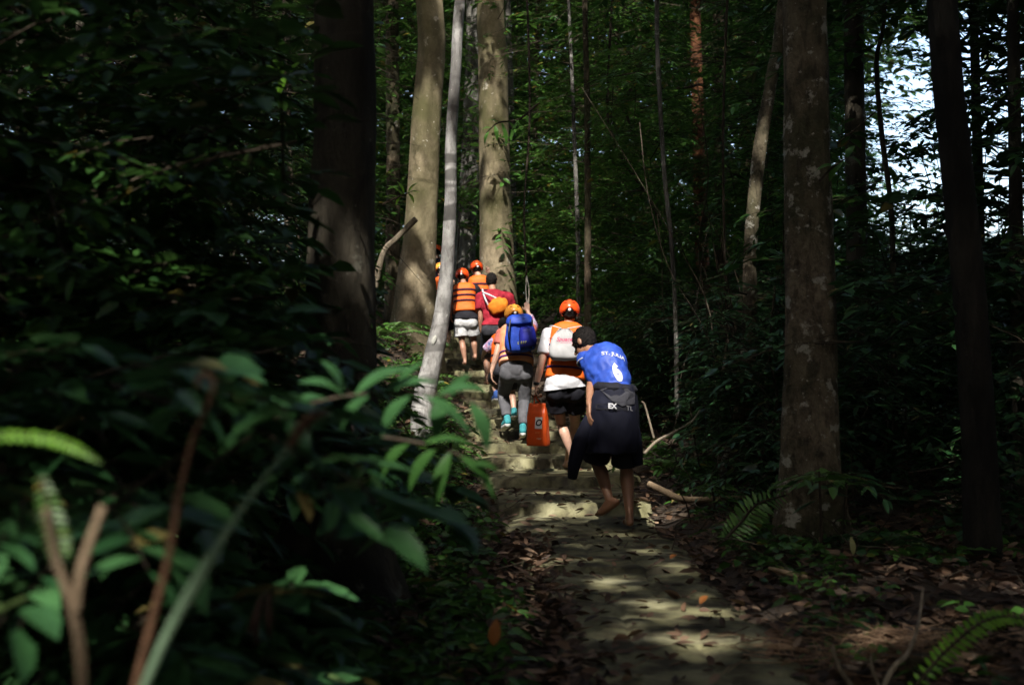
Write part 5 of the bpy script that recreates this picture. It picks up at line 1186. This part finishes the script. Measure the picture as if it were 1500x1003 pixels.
    sapling('seedling', 'taller seedling with long dark leaves just right of the big rough trunk', [(1236, 800, 8.7), (1240, 720, 8.7), (1244, 688, 8.7)], [5, 4, 3], TWIG, G_BLUE, 10, .34, .75, 1, L=.15, W=.045, nl=5, cat='seedling', shafts=False)
    sapling('seedling', 'tiny bright seedling beside the fallen branch right of the bent man', [(1046, 738, 10), (1044, 718, 10), (1044, 710, 10)], [4, 3, 2], TWIG, G_FERN, 8, .16, .6, 1, L=.09, W=.03, nl=5, cat='seedling', shafts=False)
    sapling('seedling', 'low bright seedling on the left verge below the slim leaning trunk', [(660, 650, 12.6), (660, 632, 12.6), (660, 622, 12.6)], [4, 3, 2], TWIG, G_FERN, 12, .22, .4, 1, L=.10, W=.04, nl=5, cat='seedling', shafts=False)
    sapling('seedling', 'leafy seedling on the dark litter bank left of the path', [(646, 770, 9.4), (646, 742, 9.4), (648, 728, 9.4)], [4, 3, 2], TWIG, G_FERN, 12, .24, .4, 1, L=.10, W=.045, nl=5, cat='seedling', shafts=False)
    for lab, px, py, D, n, ln, leaf in (('sunlit fern clump at the foot of the buttressed trunk', 560, 520, 17, 11, 1.15, G_FERN), ('bright fern left of the slim leaning trunk, nearest the buttress', 535, 565, 15.5, 10, 1.0, G_FERN), ('small pale fern between big blurred trunk and slim leaning trunk', 592, 560, 16, 10, .9, G_FERN),
                                       ('lit fern at the left path edge below the slim leaning trunk', 606, 590, 13.6, 10, .75, G_FERN), ('low fern at the left path edge nearest the rising steps', 642, 600, 14.0, 9, .5, G_FERN),
                                       ('feathery fern by the path edge right of the bent man', 972, 598, 13, 9, .6, G_FERN), ('dim fern near the leaning spotted trunk', 1046, 640, 12.4, 8, .55, G_MID), ('dark fern on the left bank under the blurred branch', 560, 740, 8.6, 9, .6, G_MID), ('ragged fern under the left thicket beside the green cane', 390, 800, 5.2, 8, .6, G_MID),
                                       ('fern on the shadowed ground right of the seedlings', 1290, 760, 8.4, 8, .5, G_BLUE)):
        p = at(px, py, D); fern('fern_clump', lab, (p.x, p.y, gz(p.x, p.y)), n, ln, leaf, .13 if D > 10 else .11, .03 if D > 10 else .022, 16 if D > 10 else 20)
    # dead wood and single leaves
    S_('broken_branch', 'pale broken branch slanting up against the buttressed trunk', 'branch', [(536, 470, 17), (548, 425, 17), (562, 370, 17), (580, 350, 17.1), (609, 321, 17.2)], [13, 11, 9, 9, 9], PALETWIG)
    S_('fallen_stick', 'pale stick poking out of dark leaves near the big blurred trunk', 'stick', [(352, 516, 4.4), (395, 514, 4.4), (442, 492, 4.45)], [9, 8, 6], PALETWIG)
    S_('fallen_branch', 'dark fallen branch lying in the litter right of the bent man', 'branch', [(950, 708, 10.4), (978, 722, 10.3), (1000, 731, 10.3), (1040, 731, 10.4), (1090, 728, 10.6)], [9, 11, 10, 9, 7], WOODP)
    S_('dead_twig', 'bare white forked twig beside the bent man\'s dark jacket', 'twig', [(944, 664, 10.6), (962, 646, 10.6), (985, 634, 10.7), (1012, 618, 10.9), (1026, 600, 11)], [5, 4.5, 4, 3.5, 2], PALETWIG)
    S_('dead_twig', 'slender upright twig curving above the white forked twig', 'twig', [(958, 642, 10.6), (950, 612, 10.6), (944, 592, 10.6), (940, 588, 10.6)], [3.5, 3, 3, 2], PALETWIG)
    S_('dead_twig', 'pale forked twig at the bottom edge below the dry grass', 'twig', [(1292, 1010, 4.6), (1308, 978, 4.6), (1330, 955, 4.65), (1345, 915, 4.7), (1352, 860, 4.8)], [9, 8, 7, 5, 3], PALETWIG)
    S_('dead_twig', 'grey crooked twig at the bottom edge beside the mossy path', 'twig', [(1246, 1004, 4.7), (1232, 982, 4.7), (1222, 958, 4.7), (1220, 944, 4.7)], [9, 7, 6, 4], PALETWIG)
    S_('dead_twig', 'thin Y-shaped twig standing between the two bottom-edge twigs', 'twig', [(1288, 1006, 4.7), (1278, 980, 4.7), (1276, 960, 4.7)], [6, 5, 3], PALETWIG)
    S_('rotten_log', 'short mossy log lying behind the bright fern frond', 'log', [(1330, 966, 5.0), (1400, 966, 5.1), (1470, 964, 5.2)], [20, 24, 20], B4_())
    S_('fallen_stick', 'weathered stick in the litter below the big rough trunk', 'stick', [(1126, 832, 6.9), (1150, 838, 6.9), (1182, 845, 6.9)], [7, 9, 6], WOODP)
    S_('fallen_stick', 'long thin stick lying across the left verge toward the steps', 'stick', [(636, 616, 12.4), (668, 608, 12.5), (690, 604, 12.6)], [3, 3, 2], TWIG)
    fo = Foliage(); c_ = at(1325, 930, 5.3); c_.z = gz(c_.x, c_.y) + .02; n = 420; A_ = np.array(c_) + RNG.normal(0, .2, (n, 3)) * np.array([1.3, 1, .08]) + np.array([0, 0, .03]); dd_ = rdir(n, .0) * np.array([1, 1, .35]); M2 = A_ + dd_ * RNG.uniform(.05, .16, (n, 1)) + np.array([0, 0, .012]); B_ = M2 + (dd_ + RNG.normal(0, .35, (n, 3)) * np.array([1, 1, .3])) * RNG.uniform(.05, .14, (n, 1))
    fo.add(stick_arrays(A_, M2, RNG.uniform(.0015, .003, n), .002), 0); fo.add(stick_arrays(M2, B_, .002, .001), 0); e = fo.build('dry_grass', [barkmat('dry_straw', (.22, .13, .075), (.45, .31, .2), scale=20, bstr=.1)], None, c_); tag(e, 'heap of dry brown straw and stalks at the lower right', 'dry grass', kind='stuff')
    def one_leaf(lab, x0, y0, x1, y1, ww, D, m, nh=V((0, -1, .5)), D1=None):
        fo = Foliage(); blade(fo, at(x0, y0, D), at(x1, y1, D1 or D), ww * D / F, nh, .1); e = fo.build('fallen_leaf', [m], None, at(x0, y0, D)); tag(e, lab, 'leaf')
    OR = leafmat('leaf_orange', (.30, .10, .02), (.38, .14, .03), .2, .6); BRN = leafmat('leaf_brown', (.06, .034, .024), (.09, .05, .035), .05, .7); YEL = leafmat('leaf_yellowish', (.35, .36, .14), (.42, .42, .18), .3, .6)
    one_leaf('blurred orange dead leaf upright in the dark litter at the lower centre', 722, 945, 728, 905, 20, 4.3, OR)
    one_leaf('pale yellow-green leaf standing upright below the big rough trunk', 1250, 812, 1246, 785, 9, 7.2, YEL)
    one_leaf('small orange leaf lying on the mossy path', 1026, 884, 1036, 872, 12, 6.2, OR, V((0, -.2, 1)), 6.25)
    one_leaf('orange leaf at the right edge of the path near the bare feet', 982, 818, 992, 812, 9, 7.4, OR, V((0, -.2, 1)), 7.45)
    one_leaf('pale curled leaf on the left verge beside the path steps', 706, 716, 714, 706, 9, 10.6, cloth('leaf_beige', (.42, .33, .22), (.34, .26, .17)))
    e = None
    for i, (x0, y0, x1, y1) in enumerate(((385, 865, 362, 930), (392, 862, 396, 935), (384, 870, 378, 950), (398, 866, 408, 915))):
        fo = Foliage(); blade(fo, at(x0, y0, 2.9), at(x1, y1, 2.9 + .02 * i), .018, V((.3 - .2 * i, -1, .2)), .2); q = fo.build('dead_fern_clump' if e is None else 'withered_leaf', [BRN], e, at(x0, y0, 2.9) if e is None else None)
        if e is None: e = tag(q, 'withered brown leaf bunch hanging in the dark lower left', 'dead leaves')
def B4_(): return MATS['bark_brown']

def add_fresh():
    build_ground(); build_path(); vegetation(); trees(); details(); people()
add_fresh()
